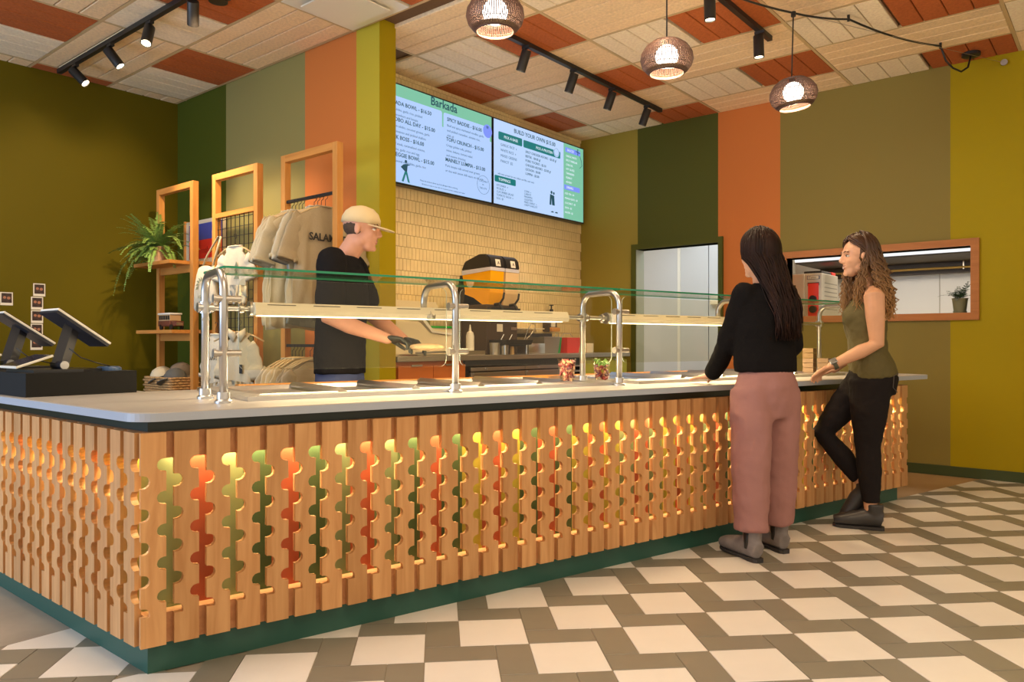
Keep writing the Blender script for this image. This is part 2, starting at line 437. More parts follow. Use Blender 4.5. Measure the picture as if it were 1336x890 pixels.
for a_ in range(-30, 31):
    for b_ in range(-30, 31):
        k0 = Vector((-.5*a_ + b_, 1.5*a_ + b_))
        for kind, (p, q, w, h) in (('w', (0, 0, 1, 1)), ('g', (-.5, 1, 1, .5)), ('g', (-.5, 0, .5, 1))):
            o = O2 + E1 * ((k0.x + p) * SQ) + E2 * ((k0.y + q) * SQ)
            if abs(o.x) > 5 or o.y < -2.6 or o.y > 7.3: continue
            poly = [o, o + E1*w*SQ, o + E1*w*SQ + E2*h*SQ, o + E2*h*SQ]
            cp = clip_poly(poly)
            if len(cp) < 3: continue
            full = len(cp) == 4 and all((x - y).length < 1e-6 for x, y in zip(cp, poly))
            ctr = sum(poly, Vector((0, 0))) / 4
            v = visible(ctr.x, ctr.y, 0, 60)
            cand.append((v if v else 99, kind, o, w, h, cp, full))
cand.sort(key=lambda e: e[0])
TM = {}
for v, kind, o, w, h, cp, full in cand:
    m = white_m if kind == 'w' else grey_m; nm = 'floor_tile'
    if v < 90 and count[kind] < 290:
        count[kind] += 1
        if full:
            # local axes: x along E1, y along -E2 is left-handed up, so rotate 45 deg and use -y for E2
            oo = bpy.data.objects.new(nm, tile_mesh(w*SQ, h*SQ, m, nm)); COL.objects.link(oo); oo.location = (o.x, o.y, 0); oo.rotation_euler = (0, 0, R(45))
        else:
            c = sum(cp, Vector((0, 0))) / len(cp)
            b = BM(); prism(b, [tuple(c + (x - c) * .994) for x in cp[::-1]], -.008, 0)
            oo = obj(nm, b, m)
        oo.parent = fl
        if kind == 'w': oo['label'] = 'white square floor tile'
        else: oo['label'] = 'olive grey oblong floor tile'
    else:
        b = restw if kind == 'w' else restg; c = sum(cp, Vector((0, 0))) / len(cp)
        prism(b, [tuple(c + (x - c) * .994) for x in cp[::-1]], -.008, 0)
for b, m in ((restw, white_m), (restg, grey_m)):
    if len(b.verts): tag(obj('outer_tiles', b, m, fl), kind='stuff')
# joint bed under the tiles
b = BM(); prism(b, [(-3.08, -3.9), (3.1, -3.9), (3.1, 6.93), (-.92, 6.93), tuple(P(0, .06).xy), (-3.08, C0.y + .05)], -.0119, -.0035); tag(obj('grout_bed', b, grout, fl), kind='stuff')
b = BM()
box(b, (-7.0, -3.9, -.0119), (-3.085, 3.4, -.001)); obj('worn_screed', b, mat('worn_screed', (.40, .35, .28), .5, noise=.25, nscale=2.2), fl)
b = BM(); prism(b, [tuple(P(s, t).xy) for s, t in ((-.3, .0), (-.3, 6.0))][:0] or [tuple(P(0, .07).xy), tuple(P(6.2, -.055).xy), (-1.0, YB), (-4.7, YB), (-4.7, 3.5), (-3.4, 1.6)], -.0119, -.002)
obj('tan_screed', b, mat('tan_screed', (.42, .27, .13), .55, noise=.06, nscale=3), fl)
# ================================================================== COUNTER
ZT = .85; SEND = 4.81
counter = thing('service_counter', 'long serving counter faced with scalloped cherry wood slats on a green plinth', 'counter', CS)
def mc(bm, mi=0): return MC
TS = .022
def slat_outline():
    w, z0, z1, r, dpt = .076, .098, .783, .0215, .028
    right = [.256 + .1057*k for k in range(5)]; left = [.2035 + .1057*k for k in range(5)]
    pts = [(0, z0), (w, z0)]
    for zc in right:
        pts.append((w, zc - r))
        for a in range(0, 7): an = R(-90 + 30 * a); pts.append((w - (dpt - r) - r * math.cos(an), zc + r * math.sin(an)))
        pts.append((w, zc + r))
    pts += [(w, z1), (0, z1)]
    for zc in left[::-1]:
        pts.append((0, zc + r)); low = .195 if zc < .21 else 0
        for a in range(0, 7):
            an = R(90 - 30 * a); z = zc + r * math.sin(an)
            if z < low: pts.append(((dpt - r) + r * math.cos(math.asin(max(-1, (low - zc) / r))), low)); break
            pts.append(((dpt - r) + r * math.cos(an), z))
        pts.append((0, max(low, zc - r)))
    return pts
so = slat_outline()
bm = BM(); prism(bm, so, 0, TS, basis((0, 0, 0), (1, 0, 0), (0, 0, 1), (0, 1, 0)))
bmesh.ops.recalc_face_normals(bm, faces=bm.faces)
smesh = bpy.data.meshes.new('slat'); bm.to_mesh(smesh); bm.free(); smesh.materials.append(M['slat'])
for k in range(48):
    o = bpy.data.objects.new('slat', smesh); COL.objects.link(o); o.parent = counter
    p = P(.003 + .1 * k, 0) - CS; o.location = p; o.rotation_euler = (0, 0, A75)
NS = 31
for k in range(NS):
    o = bpy.data.objects.new('slat', smesh); COL.objects.link(o); o.parent = counter
    o.location = (-.112 - .1015 * k, 0, 0)
SX = CS.x - .112 - .1015 * (NS - 1)            # left end of the side run
# rails behind the slats: mitred at the corner
def offp(d): return cnr(.04 - d)
def band(name, d0, d1, z0, z1, m, s1=SEND, x1=None):
    a, b = offp(d0), offp(d1); x1 = SX if x1 is None else x1
    bm = BM()
    e0 = CS + U * s1 + NI * d0; e1 = CS + U * s1 + NI * d1
    prism(bm, [a.xy, e0.xy, e1.xy, b.xy], z0, z1)
    prism(bm, [(x1, a.y), a.xy, b.xy, (x1, b.y)], z0, z1)
    return obj(name, bm, m, counter)
band('top_rail', TS, TS + .02, .697, .783, M['rail']); band('bottom_rail', TS, TS + .02, .098, .196, M['rail'])
band('ledge', TS + .02, .09, .178, .196, M['slat'])
band('plinth', .04, .20, 0, .10, M['plinth'], s1=4.717)
band('dark_band', .04, .075, .783, .82, M['band'], s1=4.717)
band('inner_shelf', .075, .22, .74, .782, M['rail'])
# colour stripes on the inner panel
seq = 'loldolsolsdo'  # placeholder, replaced below
front = ['lime', 'orange', 'lime', 'green', 'orange', 'green', 'sage', 'orange', 'sage', 'green', 'orange', 'green', 'yellow', 'orange', 'yellow', 'green',
         'orange', 'green', 'yellow', 'orange', 'yellow', 'sage', 'orange', 'sage', 'yellow', 'orange', 'yellow', 'sage', 'orange', 'green', 'sage', 'yellow',
         'orange', 'lime', 'sage', 'orange', 'yellow', 'green', 'orange', 'lime', 'yellow', 'orange', 'sage', 'lime', 'orange', 'yellow']
sm = dict(lime=mat('stripe_lime', (.26, .30, .11), .6), orange=mat('stripe_orange', (.42, .085, .025), .6), green=mat('stripe_green', (.06, .10, .025), .6),
          sage=mat('stripe_sage', (.17, .21, .08), .6), yellow=mat('stripe_yellow', (.40, .34, .03), .6))
D = .068
for k in range(47):
    c = front[k % len(front)]; bm = BM(); box(bm, (.041 + .1*k if k else .015, D, .196), (.141 + .1*k, D + .012, .74), MC)
    o = obj('colour_panel', bm, sm[c], counter); o['label'] = {'lime': 'light green', 'orange': 'orange', 'green': 'dark green', 'sage': 'sage green', 'yellow': 'yellow'}[c] + ' panel behind the slats'
b = offp(D)
for k in range(30):
    c = ('yellow', 'yellow', 'orange', 'yellow', 'lime', 'orange', 'yellow')[k % 7]
    bm = BM(); box(bm, (b.x - .1015 * (k + 1), b.y, .196), (b.x - .1015 * k, b.y + .012, .74)); o = obj('colour_panel', bm, sm[c], counter)
    o['label'] = {'lime': 'light green', 'orange': 'orange', 'yellow': 'yellow'}[c] + ' panel behind the slats'
# end panel
bm = BM(); box(bm, (SEND - .02, TS, .098), (SEND, 1.1, .783), MC); obj('end_panel', bm, M['rail'], counter)
bm = BM(); box(bm, (.25, 1.05, 0), (4.72, 1.08, .82), MC); box(bm, (-5.5, 1.545, 0), (-3.55, 1.565, .82)); obj('back_panel', bm, M['black'], counter)
# light strips under the top rail
led = emit('led_strip', (1, .78, .45), 6)
bm = BM(); box(bm, (.06, TS + .021, .720), (4.74, TS + .028, .736), MC); obj('led_strip', bm, led, counter)
bm = BM(); box(bm, (SX, CS.y + TS + .021, .720), (CS.x - .05, CS.y + TS + .028, .736)); obj('led_strip', bm, led, counter)
for k in range(3):
    a = P(.1 + 1.56 * k + .76, .056, .732); area('led_light', a, a + NI * .07 - Vector((0, 0, .3)), .016, 1.52, 17, (1, .84, .52))
    bpy.data.objects[-1] if False else None
for o in [o for o in COL.objects if o.name.startswith('led_light')]:
    o.rotation_euler = (Vector((0, 0, -1)) * .3 + NI * .04).to_track_quat('-Z', 'Y').to_euler()
    # align long side with the counter
    z = -(Vector((0, 0, -1)) * .3 + NI * .04).normalized(); y = U; x = y.cross(z).normalized(); z = x.cross(y)
    o.rotation_euler = basis((0, 0, 0), x, y, z).to_euler()
a = Vector((CS.x - 1.0, CS.y + .055, .732)); l = area('led_light', a, a - Vector((0, 0, 1)), 1.8, .016, 16, (1, .78, .42))

# ------------------------------------------------------------------ worktop
def rounded_corner(r, d):
    c = cnr(d); d1 = Vector((-1, 0, 0)); d2 = U
    ang = math.acos(d1.dot(d2)); t = r / math.tan(ang / 2)
    p1, p2 = c + d1 * t, c + d2 * t; bis = (d1 + d2).normalized(); o = c + bis * (r / math.sin(ang / 2))
    a1 = math.atan2(*(p1 - o).yx); a2 = math.atan2(*(p2 - o).yx)
    if a2 < a1: a2 += 2 * math.pi
    return [(o.x + r * math.cos(a1 + (a2 - a1) * k / 8), o.y + r * math.sin(a1 + (a2 - a1) * k / 8)) for k in range(9)]
dEnd = -.02
pts = [(SX - .05, cnr(.06).y)] + rounded_corner(.10, .06)
e = CS + U * 5.06 - NI * .02
er = .06
pts += [(P(5.06 - er, -.02)).xy[:]] + [P(5.06 - er + er * math.sin(R(a)), -.02 + er - er * math.cos(R(a))).xy[:] for a in (30, 60, 90)]
pts += [P(5.06, .75).xy[:], P(4.7, 1.17).xy[:], P(.62, 1.17).xy[:], (-3.49, 1.60), (SX - .05, 1.60)]
pts = [tuple(p) for p in pts]
worktop = thing('worktop', 'long grey worktop with a rounded corner on the serving counter', 'countertop', CS + Vector((0, 0, .82)))
bm = BM(); prism(bm, pts, .82, ZT)
for f in bm.faces: f.material_index = 0 if f.normal.z > .5 else 1
bmesh.ops.recalc_face_normals(bm, faces=bm.faces)
for f in bm.faces: f.material_index = 0 if f.normal.z > .5 else 1
es = [e for e in bm.edges if all(v.co.z > ZT - .001 for v in e.verts)]
bmesh.ops.bevel(bm, geom=es, offset=.003, segments=1, affect='EDGES')
# cut-outs for the wells are hidden under the steel rims, so the rims sit on the slab
obj('slab', bm, [M['top'], M['edge']], worktop)
bm = BM(); box(bm, (.62, 1.12, ZT), (4.7, 1.18, ZT + .018), MC); o = obj('back_strip', bm, M['frame_wood_h'], worktop); o['label'] = 'light wood strip along the back edge'

# ------------------------------------------------------------------ food wells (two cold wells with pans)
def well(s0, s1, npan, label):
    w = thing('food_well', label, 'food well', P(s0, .29, ZT), 'steel food wells set in the worktop')
    t0, t1 = .285, 1.08; zt = ZT + .016; ti0, ti1 = t0 + .09, t1 - .09
    bm = BM()
    si0, si1 = s0 + .07, s1 - .07
    for a, b in (((s0, t0), (s1, ti0)), ((s0, ti1), (s1, t1)), ((s0, ti0), (si0, ti1)), ((si1, ti0), (s1, ti1))):
        box(bm, (*a, ZT), (*b, zt), MC)
    obj('rim', bm, M['steel'], w)
    pw = (si1 - si0) / npan
    for k in range(npan):
        a, b = si0 + pw * k, si0 + pw * (k + 1); g = .012; inn = .03
        bm = BM(); top = [(a+g, ti0+g), (b-g, ti0+g), (b-g, ti1-g), (a+g, ti1-g)]; bot = [(a+inn, ti0+inn), (b-inn, ti0+inn), (b-inn, ti1-inn), (a+inn, ti1-inn)]
        V = lambda s, t, z: bm.verts.new(P(s, t, z))
        T1 = [V(a, ti0, zt), V(b, ti0, zt), V(b, ti1, zt), V(a, ti1, zt)]; T2 = [V(*p, zt + .004) for p in top]; B = [V(*p, ZT + .0015) for p in bot]
        for i in range(4):
            j = (i + 1) % 4; bm.faces.new((T1[i], T1[j], T2[j], T2[i])); bm.faces.new((T2[i], T2[j], B[j], B[i]))
        bm.faces.new(B); obj('pan', bm, M['steel'], w)
        if k:
            # sloped dividing bar between pans
            bm = BM(); y = a
            v = [P(y - .022, ti0, zt), P(y + .022, ti0, zt), P(y + .022, ti1, zt), P(y - .022, ti1, zt), P(y, ti0 + .01, zt + .018), P(y, ti1 - .01, zt + .018)]
            v = [bm.verts.new(q) for q in v]
            for f in ((0, 1, 4), (1, 2, 5, 4), (2, 3, 5), (3, 0, 4, 5), (0, 3, 2, 1)): bm.faces.new([v[i] for i in f])
            obj('divider_bar', bm, M['steel'], w)
    return w
well(.42, 2.31, 5, 'left steel food well nearest the counter corner')
well(2.50, 4.50, 5, 'far steel food well beside the standing women')

# ------------------------------------------------------------------ sneeze guard
GT = .26; ZG = 1.34
guard = thing('sneeze_guard', 'left glass sneeze guard on bent steel posts with a bar lamp, nearest the register', 'sneeze guard', P(.325, GT, ZT), 'glass sneeze guards')
guard2 = thing('sneeze_guard', 'right glass sneeze guard behind the two women, nearer the back wall', 'sneeze guard', P(2.36, GT, ZT), 'glass sneeze guards')
def post(par, s, rear, tr=.55):
    bm = BM(); r = .0155; q = .075
    pts = [P(s, GT, ZT), P(s, GT, ZG - q)]
    for a in range(15, 91, 15): pts.append(P(s, GT + q - q*math.cos(R(a)), ZG - q + q*math.sin(R(a))))
    for a in range(15, 91, 15): pts.append(P(s, tr - q + q*math.sin(R(a)), ZG - q + q*math.cos(R(a))))
    pts.append(P(s, tr, ZT if rear else 1.235))
    sweep(bm, pts, r, 14, up=U); o = obj('post', bm, M['chrome'], par, True)
    feet = [GT] + ([tr] if rear else [])
    for t in feet:
        bm = BM(); lathe(bm, [(0, 0), (.032, 0), (.032, .008), (.024, .014), (.024, .04), (0, .04)], P(s, t, ZT), 20); obj('foot_flange', bm, M['chrome'], o, 'auto')
    if rear:
        bm = BM(); cyl(bm, P(s, tr, 1.19), P(s, tr, 1.235), .022); cyl(bm, P(s - .03, tr, 1.212), P(s + .03, tr, 1.212), .02); cyl(bm, P(s, tr - .012, 1.165), P(s, tr + .012, 1.165), .014, 12); obj('cross_joint', bm, M['chrome'], o, 'auto')
    for z in (1.235, 1.033):
        bm = BM(); 
        cyl(bm, P(s - .035, GT - .002, z), P(s + .062, GT - .002, z), .0125, 12); cyl(bm, P(s - .038, GT - .002, z), P(s - .028, GT - .002, z), .0165, 12)
        obj('glass_clamp', bm, M['steel_dull'], o, 'auto')
    return o
for s, rear in ((.325, True), (1.325, False), (2.325, True)): post(guard, s, rear, .53 if s < 1 else .55)
for s, rear in ((3.47, False), (4.60, True)): post(guard2, s, rear)
def pane(par, s0, s1, flat, name, label=None):
    bm = BM()
    if flat: vs = box(bm, (s0, GT + .03, ZG + .012), (s1, .60, ZG + .021), MC)
    else:
        r = .03; z0, z1 = .968, 1.318; out = []
        for (cs_, cz, a0) in ((s0 + r, z0 + r, 180), (s1 - r, z0 + r, 270), (s1 - r, z1 - r, 0), (s0 + r, z1 - r, 90)):
            for k in range(4): a = R(a0 + 30 * k); out.append((cs_ + r * math.cos(a), cz + r * math.sin(a)))
        prism(bm, out, 0, .005, MC @ basis((0, GT + .018, 0), (1, 0, 0), (0, 0, 1), (0, 1, 0)))
    bmesh.ops.recalc_face_normals(bm, faces=bm.faces)
    big = Vector((0, 0, 1)) if flat else NI
    for f in bm.faces: f.material_index = 0 if abs(f.normal.dot(big)) > .8 else 1
    return obj(name, bm, [M['glass'], M['glass_edge'] if flat else M['edge_light']], par)
pane(guard, .335, 2.345, True, 'glass_shelf'); pane(guard, .385, 1.29, False, 'glass_front'); pane(guard, 1.36, 2.29, False, 'glass_front')
pane(guard2, 2.36, 4.62, True, 'glass_shelf'); pane(guard2, 2.365, 3.44, False, 'glass_front'); pane(guard2, 3.50, 4.57, False, 'glass_front')
lampglow = emit('lamp_diffuser', (1, .82, .50), 5)
def barlamp(par, s0, s1, rod):
    tc = .54
    bm = BM(); sec = [(-.055, 1.186), (.055, 1.186), (.062, 1.20), (.045, 1.238), (-.045, 1.238), (-.062, 1.206)]
    lo = [bm.verts.new(P(s0, tc + a, z)) for a, z in sec]; hi = [bm.verts.new(P(s1, tc + a, z)) for a, z in sec]
    for i in range(6): bm.faces.new((lo[i], lo[(i+1) % 6], hi[(i+1) % 6], hi[i]))
    bm.faces.new(lo); bm.faces.new(hi); o = obj('bar_lamp', bm, M['white'], par)
    bm = BM(); n = int((s1 - s0) / .19)
    for k in range(n):
        a = s0 + .05 + (s1 - s0 - .08) * k / n; box(bm, (a, tc - .0515, 1.228), (a + .12, tc - .047, 1.2305), MC)
    obj('vent_slots', bm, M['black'], o)
    bm = BM(); box(bm, (s0 + .03, tc - .04, 1.183), (s1 - .03, tc + .04, 1.1875), MC); obj('diffuser', bm, lampglow, o)
    bm = BM(); cyl(bm, P(rod[0], tc, 1.212), P(s0, tc, 1.212), .011, 12); obj('support_rod', bm, M['chrome'], o, 'auto')
    bm = BM(); cyl(bm, P(s1, tc, 1.212), P(rod[1], tc, 1.212), .011, 12); obj('support_rod', bm, M['chrome'], o, 'auto')
    bm = BM(); cyl(bm, P(s0 - .012, tc, 1.212), P(s0 + .002, tc, 1.212), .032, 18); obj('end_cap', bm, M['chrome'], o, 'auto')
    bm = BM(); cyl(bm, P(s0 - .05, tc, 1.212), P(s0 - .035, tc, 1.212), .02, 14); obj('rod_collar', bm, M['chrome'], o, 'auto')
    c = P((s0 + s1) / 2, tc, 1.17); l = area('bar_lamp_light', c, c - Vector((0, 0, 1)), .08, s1 - s0 - .1, 16 * (s1 - s0), (1, .78, .46))
    l.rotation_euler = (0, 0, A75 - R(90))
barlamp(guard, .51, 2.17, (.325, 2.325)); barlamp(guard2, 2.50, 4.27, (2.36, 4.60))
# hanger of the middle post
for par, s in ((guard, 1.325), (guard2, 3.47)):
    bm = BM(); sweep(bm, [P(s, .55, 1.25), P(s + .0, .55, 1.235), P(s + .0, .50, 1.225), P(s + .0, .475, 1.20), P(s, .478, 1.186)], .008, 10, up=U); box(bm, (s - .02, .472, 1.182), (s + .02, .482, 1.206), MC)
    obj('lamp_bracket', bm, M['chrome'], par, True)

# ================================================================== REGISTER CORNER
reg = thing('register_stand', 'black low box on the worktop corner under two payment terminals', 'box', (-3.46, 1.11, ZT))
bm = BM(); box(bm, (-4.62, 1.108, ZT), (-3.46, 1.55, ZT + .098), bevel=.002); box(bm, (-4.62, 1.118, ZT - .0001), (-3.47, 1.54, ZT)); obj('body', bm, M['char'], reg)
scr = mat('dark_screen', (.035, .03, .045), .12); shell = mat('navy_grey_back', (.022, .024, .036), .28)
def terminal(label, ox, oy, loc_rz=0):
    t = thing('payment_terminal', label, 'terminal', (ox, oy, ZT + .098), 'payment terminals on the black box')
    B0 = Vector((ox, oy, ZT + .098))
    def W(x, y, z): return B0 + Vector((x, y, z))
    # foot plate
    bm = BM(); prism(bm, [(ox + p[0], oy + p[1]) for p in ((-.16, -.12), (.10, -.10), (.13, .08), (.05, .20), (-.12, .16))], B0.z, B0.z + .012); o = obj('foot_plate', bm, M['black_plastic'], t)
    # arm
    bm = BM(); X = Vector((1, 0, 0))
    sweep(bm, [W(.0, .035, .03), W(.0, .085, .20)], .035, 4, ry=.008, up=X); cyl(bm, W(-.05, .03, .028), W(.06, .03, .028), .018, 16); obj('arm', bm, shell, t, False)
    bm = BM(); cyl(bm, W(.058, .03, .028), W(.066, .03, .028), .0175, 20); obj('hinge_cap', bm, M['steel'], t, 'auto')
    # cashier tablet: plane spanned by +X and (0,.2,-.146)
    c = W(-.01, .10, .19); ex = Vector((1, 0, 0)); ey = Vector((0, .205, -.143)).normalized(); ez = ex.cross(ey)   # ez points to +Y/up side
    if ez.z < 0: ez = -ez
    Mx = basis(c, ex, ey, ex.cross(ey))
    s = 1 if ex.cross(ey).z > 0 else -1
    bm = BM(); box(bm, (-.10, -.13, 0), (.10, .13, s * .010), Mx, 0, .003); o = obj('tablet', bm, M['white'], t)
    bm = BM(); box(bm, (-.094, -.124, s * .0098), (.094, .124, s * .0125), Mx); obj('screen', bm, scr, o)
    bm = BM(); vs = box(bm, (-.097, -.127, -s * .012), (.097, .127, 0), Mx); obj('back_shell', bm, shell, o)
    # customer display, leaning towards -Y
    c = W(-.09, -.065, .045); ey = Vector((-.0, .13, .045)).normalized(); Mx = basis(c, ex, ey, ex.cross(ey))
    bm = BM(); box(bm, (-.10, -.075, -.006), (.10, .075, .004), Mx, 0, .002); o = obj('customer_display', bm, M['white'], t)
    bm = BM(); box(bm, (-.094, -.069, .0038), (.094, .069, .0055), Mx); obj('display_screen', bm, scr, o)
    # cable
    bm = BM(); sweep(bm, [W(.03, .06, .10), W(.05, .10, .06), W(.07, .16, .035), W(.05, .22, .02), W(-.02, .24, .012)], .003, 6); obj('cable', bm, M['black_plastic'], t, True)
    return t
t1 = terminal('payment terminal with a tilted white-edged tablet at the near end of the black box', -3.60, 1.25)
t2 = copy_tree(t1, loc=(-4.13, 1.215, ZT + .098), label='second payment terminal at the left edge, partly out of view'); t2.rotation_euler = (0, 0, R(-4))
bm = BM(); lathe(bm, [(0, 0), (.06, 0), (.06, .012), (.05, .018), (0, .018)], (0, 0, 0), 24, Matrix.Translation((-3.57, 1.475, ZT + .0982)) @ Matrix.Diagonal((1.1, .8, 1, 1)))
o = obj('card_reader', bm, mat('blue_grey_pad', (.06, .12, .25), .3)); tag(o, 'round blue card reader pad on the black box behind the near terminal', 'card reader')

# ================================================================== CEILING FIXTURES
glow = emit('spot_glow', (1, .80, .50), 25)
def track(name, a, b, label):
    a, b = Vector(a), Vector(b); t = thing('track_light', label, 'track light', (a + b) / 2, 'black track lights')
    d = (b - a).normalized(); s = Vector((-d.y, d.x, 0)); bm = BM()
    box(bm, (0, -.0175, -.034), ((b - a).length, .0175, 0), basis(a, d, s, (0, 0, 1))); obj('rail', bm, M['black'], t); return t
def head(t, pos, aim, power, tgt=None, ang=70):
    pos = Vector((pos[0], pos[1], CEIL - .034)); aim = Vector(aim).normalized()
    bm = BM(); box(bm, (-.025, -.014, -.02), (.045, .014, 0), Matrix.Translation(pos)); cyl(bm, pos + Vector((0, 0, -.02)), pos + Vector((0, 0, -.05)), .007, 10)
    piv = pos + Vector((0, 0, -.06)); o = obj('adapter', bm, M['black'], t)
    bm = BM(); a = piv - aim * .03; b = piv + aim * .125; x, y = frame_at(a, aim)
    Mx = basis(a, x, y, aim)
    lathe(bm, [(0, 0), (.034, 0), (.036, .003), (.036, .155), (.031, .155), (.029, .140), (0, .140)], seg=20, M=Mx); o2 = obj('lamp_head', bm, M['black'], t, 'auto')
    bm = BM(); lathe(bm, [(0, .1405), (.0288, .1405), (.0288, .147), (0, .147)], seg=20, M=Mx); obj('lens', bm, glow, o2)
    if power: spot('track_spot', b + aim * .035, b + aim * 2, power, WARM, ang, .8)
H = CEIL
T1 = track('t', (-6.80, 2.42, H), (-3.9, 2.42, H), 'black ceiling track at left with spots aimed at the display wall')
head(T1, (-6.48, 2.42), (.75, .62, -1), 130, ang=56); head(T1, (-5.84, 2.42), (.50, .55, -1), 120, ang=56); head(T1, (-5.22, 2.42), (.35, -.35, -1), 30); head(T1, (-4.62, 2.42), (-.80, .42, -.9), 110, ang=56); head(T1, (-4.12, 2.42), (-2.8, .12, -1.15), 170, ang=46)  # last head is out of view, added to wash the left wall
T2 = track('t', (-3.49, 4.12, H), (-3.49, 6.48, H), 'black ceiling track in the middle with spots aimed at the menu screens')
for y in (4.40, 5.02, 5.60, 6.21): head(T2, (-3.49, y), (-.42, 0, -1), 48)
T3 = track('t', (-2.05, 3.2, H), (-2.05, 5.46, H), 'short black ceiling track above the counter with spots pointing straight down')
for y in (3.72, 4.44, 5.24): head(T3, (-2.05, y), (.02, .02, -1), 30, ang=95)
# canopy disc at the top edge
bm = BM(); lathe(bm, [(0, 0), (.06, 0), (.06, -.02), (0, -.024)], (-4.60, 2.58, H), 24); tag(obj('ceiling_disc', bm, M['black'], None, 'auto'), 'small black disc on the ceiling beside the left track', 'ceiling disc')

rib_m = mat('rattan_rib', (.10, .055, .045), .5, rand=.05); rib_lit = mat('rattan_lit_inside', (.62, .46, .20), .6)
globe = emit('globe_bulb', (1, .90, .80), 8)
def pendant(label, x, y, zc, top, tilt=(0, 0, 0), watt=20):
    t = thing('pendant_lamp', label, 'pendant lamp', (x, y, zc), 'rattan pendant lamps')
    prof = [(.040, .100), (.085, .094), (.122, .066), (.148, .025), (.153, -.010), (.143, -.045), (.122, -.072), (.103, -.088)]
    def sm_(i):
        return prof[i]
    bm = BM(); n = 84; Rm = Matrix.Translation((x, y, zc)) @ Euler(tilt).to_matrix().to_4x4()
    for k in range(n):
        a = 2*math.pi*k/n; ca, sa = math.cos(a), math.sin(a); pv = None
        for (r, z) in prof:
            w = .0016 + .0014 * (r / .15); th = .0022
            q = [Rm @ Vector((r*ca - w*sa, r*sa + w*ca, z)), Rm @ Vector((r*ca + w*sa, r*sa - w*ca, z)), Rm @ Vector(((r-th)*ca + w*sa, (r-th)*sa - w*ca, z)), Rm @ Vector(((r-th)*ca - w*sa, (r-th)*sa + w*ca, z))]
            q = [bm.verts.new(v) for v in q]
            if pv:
                for i in range(4): bm.faces.new((pv[i], pv[(i+1)%4], q[(i+1)%4], q[i]))
            else: bm.faces.new(q)
            pv = q
        bm.faces.new(pv[::-1])
    sh = tag(obj('rattan_shade', bm, rib_m, t), kind='stuff')
    bm = BM()
    for (r, z, w) in ((.040, .100, .004), (.102, -.088, .005), (.150, .012, .0022), (.135, .050, .0018), (.138, -.052, .0018)):
        sweep(bm, [Rm @ Vector(((r - .003)*math.cos(2*math.pi*k/40), (r - .003)*math.sin(2*math.pi*k/40), z)) for k in range(40)], w, 6, closed=True)
    obj('hoop', bm, rib_m, t, True)
    bm = BM(); lathe(bm, [(.100, -.086), (.119, -.070), (.117, -.070), (.098, -.086)], seg=48, M=Rm); 
    obj('lit_inner_ring', bm, rib_lit, t, True)  # yellowish ring paints the lamplight on the inside of the ribs
    bm = BM(); bmesh.ops.create_uvsphere(bm, u_segments=20, v_segments=14, radius=.066, matrix=Rm @ Matrix.Translation((0, 0, .012))); obj('bulb', bm, globe, t, True)
    bm = BM(); cyl(bm, Rm @ Vector((0, 0, .06)), Rm @ Vector((0, 0, .112)), .018, 14); cyl(bm, Rm @ Vector((0, 0, .105)), (x, y, top), .0045, 8); obj('cord', bm, M['black'], t, True)
    l = bpy.data.lights.new('pendant_light', 'POINT'); l.energy = watt; l.color = (1, .76, .46); l.shadow_soft_size = .05
    lo = bpy.data.objects.new('pendant_light', l); COL.objects.link(lo); lo.location = (x, y, zc - .075)
pendant('woven rattan pendant lamp nearest the camera, cut by the top edge of the picture', -2.578, 2.994, 2.79, 3.26)
pendant('middle woven rattan pendant lamp hanging over the counter', -2.104, 3.98, 2.735, 3.27)
pendant('farthest woven rattan pendant lamp on the swagged cable near the back wall', -1.738, 5.045, 2.72, 3.258, (R(4), R(-5), 0))
sw = thing('swag_cable', 'black cable swagged under the ceiling from hooks to a canopy by the back wall', 'cable', (-.98, 6.75, H))
def sag(a, b, d, n=8):
    a, b = Vector(a), Vector(b); return [a.lerp(b, i / n) - Vector((0, 0, d * 4 * (i/n) * (1 - i/n))) for i in range(n + 1)]
pts = sag((-2.578, 2.994, 3.26), (-2.104, 3.98, 3.27), .03)[:-1] + sag((-2.104, 3.98, 3.27), (-1.738, 5.045, 3.258), .03)[:-1] + sag((-1.738, 5.045, 3.258), (-1.502, 5.443, 3.285), .012)[:-1] + sag((-1.502, 5.443, 3.285), (-1.111, 6.384, 3.29), .03)
bm = BM(); sweep(bm, pts, .007, 8); sweep(bm, [(-1.111, 6.384, 3.29), (-1.085, 6.44, 3.19), (-1.05, 6.50, 3.145), (-1.01, 6.60, 3.135), (-.98, 6.70, 3.19), (-.968, 6.74, 3.28)], .007, 8); obj('cord', bm, M['black'], sw, True)
bm = BM(); lathe(bm, [(0, 0), (.065, 0), (.065, -.022), (.05, -.03), (0, -.03)], (-.968, 6.76, H), 24); obj('canopy', bm, M['black'], sw, 'auto')
bm = BM()
for p in ((-1.502, 5.443), (-1.111, 6.384)): cyl(bm, (p[0], p[1], 3.27), (p[0], p[1], H), .009, 10)
lathe(bm, [(0, 0), (.016, 0), (.016, .03), (0, .03)], (-1.738, 5.045, 3.235), 12); obj('hook', bm, M['black'], sw, 'auto')
bm = BM(); cyl(bm, (-1.738, 5.045, 3.262), (-.77, YB, 3.245), .0015, 5); o = obj('guy_wire', bm, M['steel_dull'], sw)
bm = BM(); cyl(bm, (-.77, YB, 3.24), (-.77, YB - .03, 3.24), .014, 12); cyl(bm, (-.77, YB - .03, 3.24), (-.77, YB - .04, 3.24), .024, 12); obj('wall_anchor', bm, M['steel_dull'], sw, 'auto')
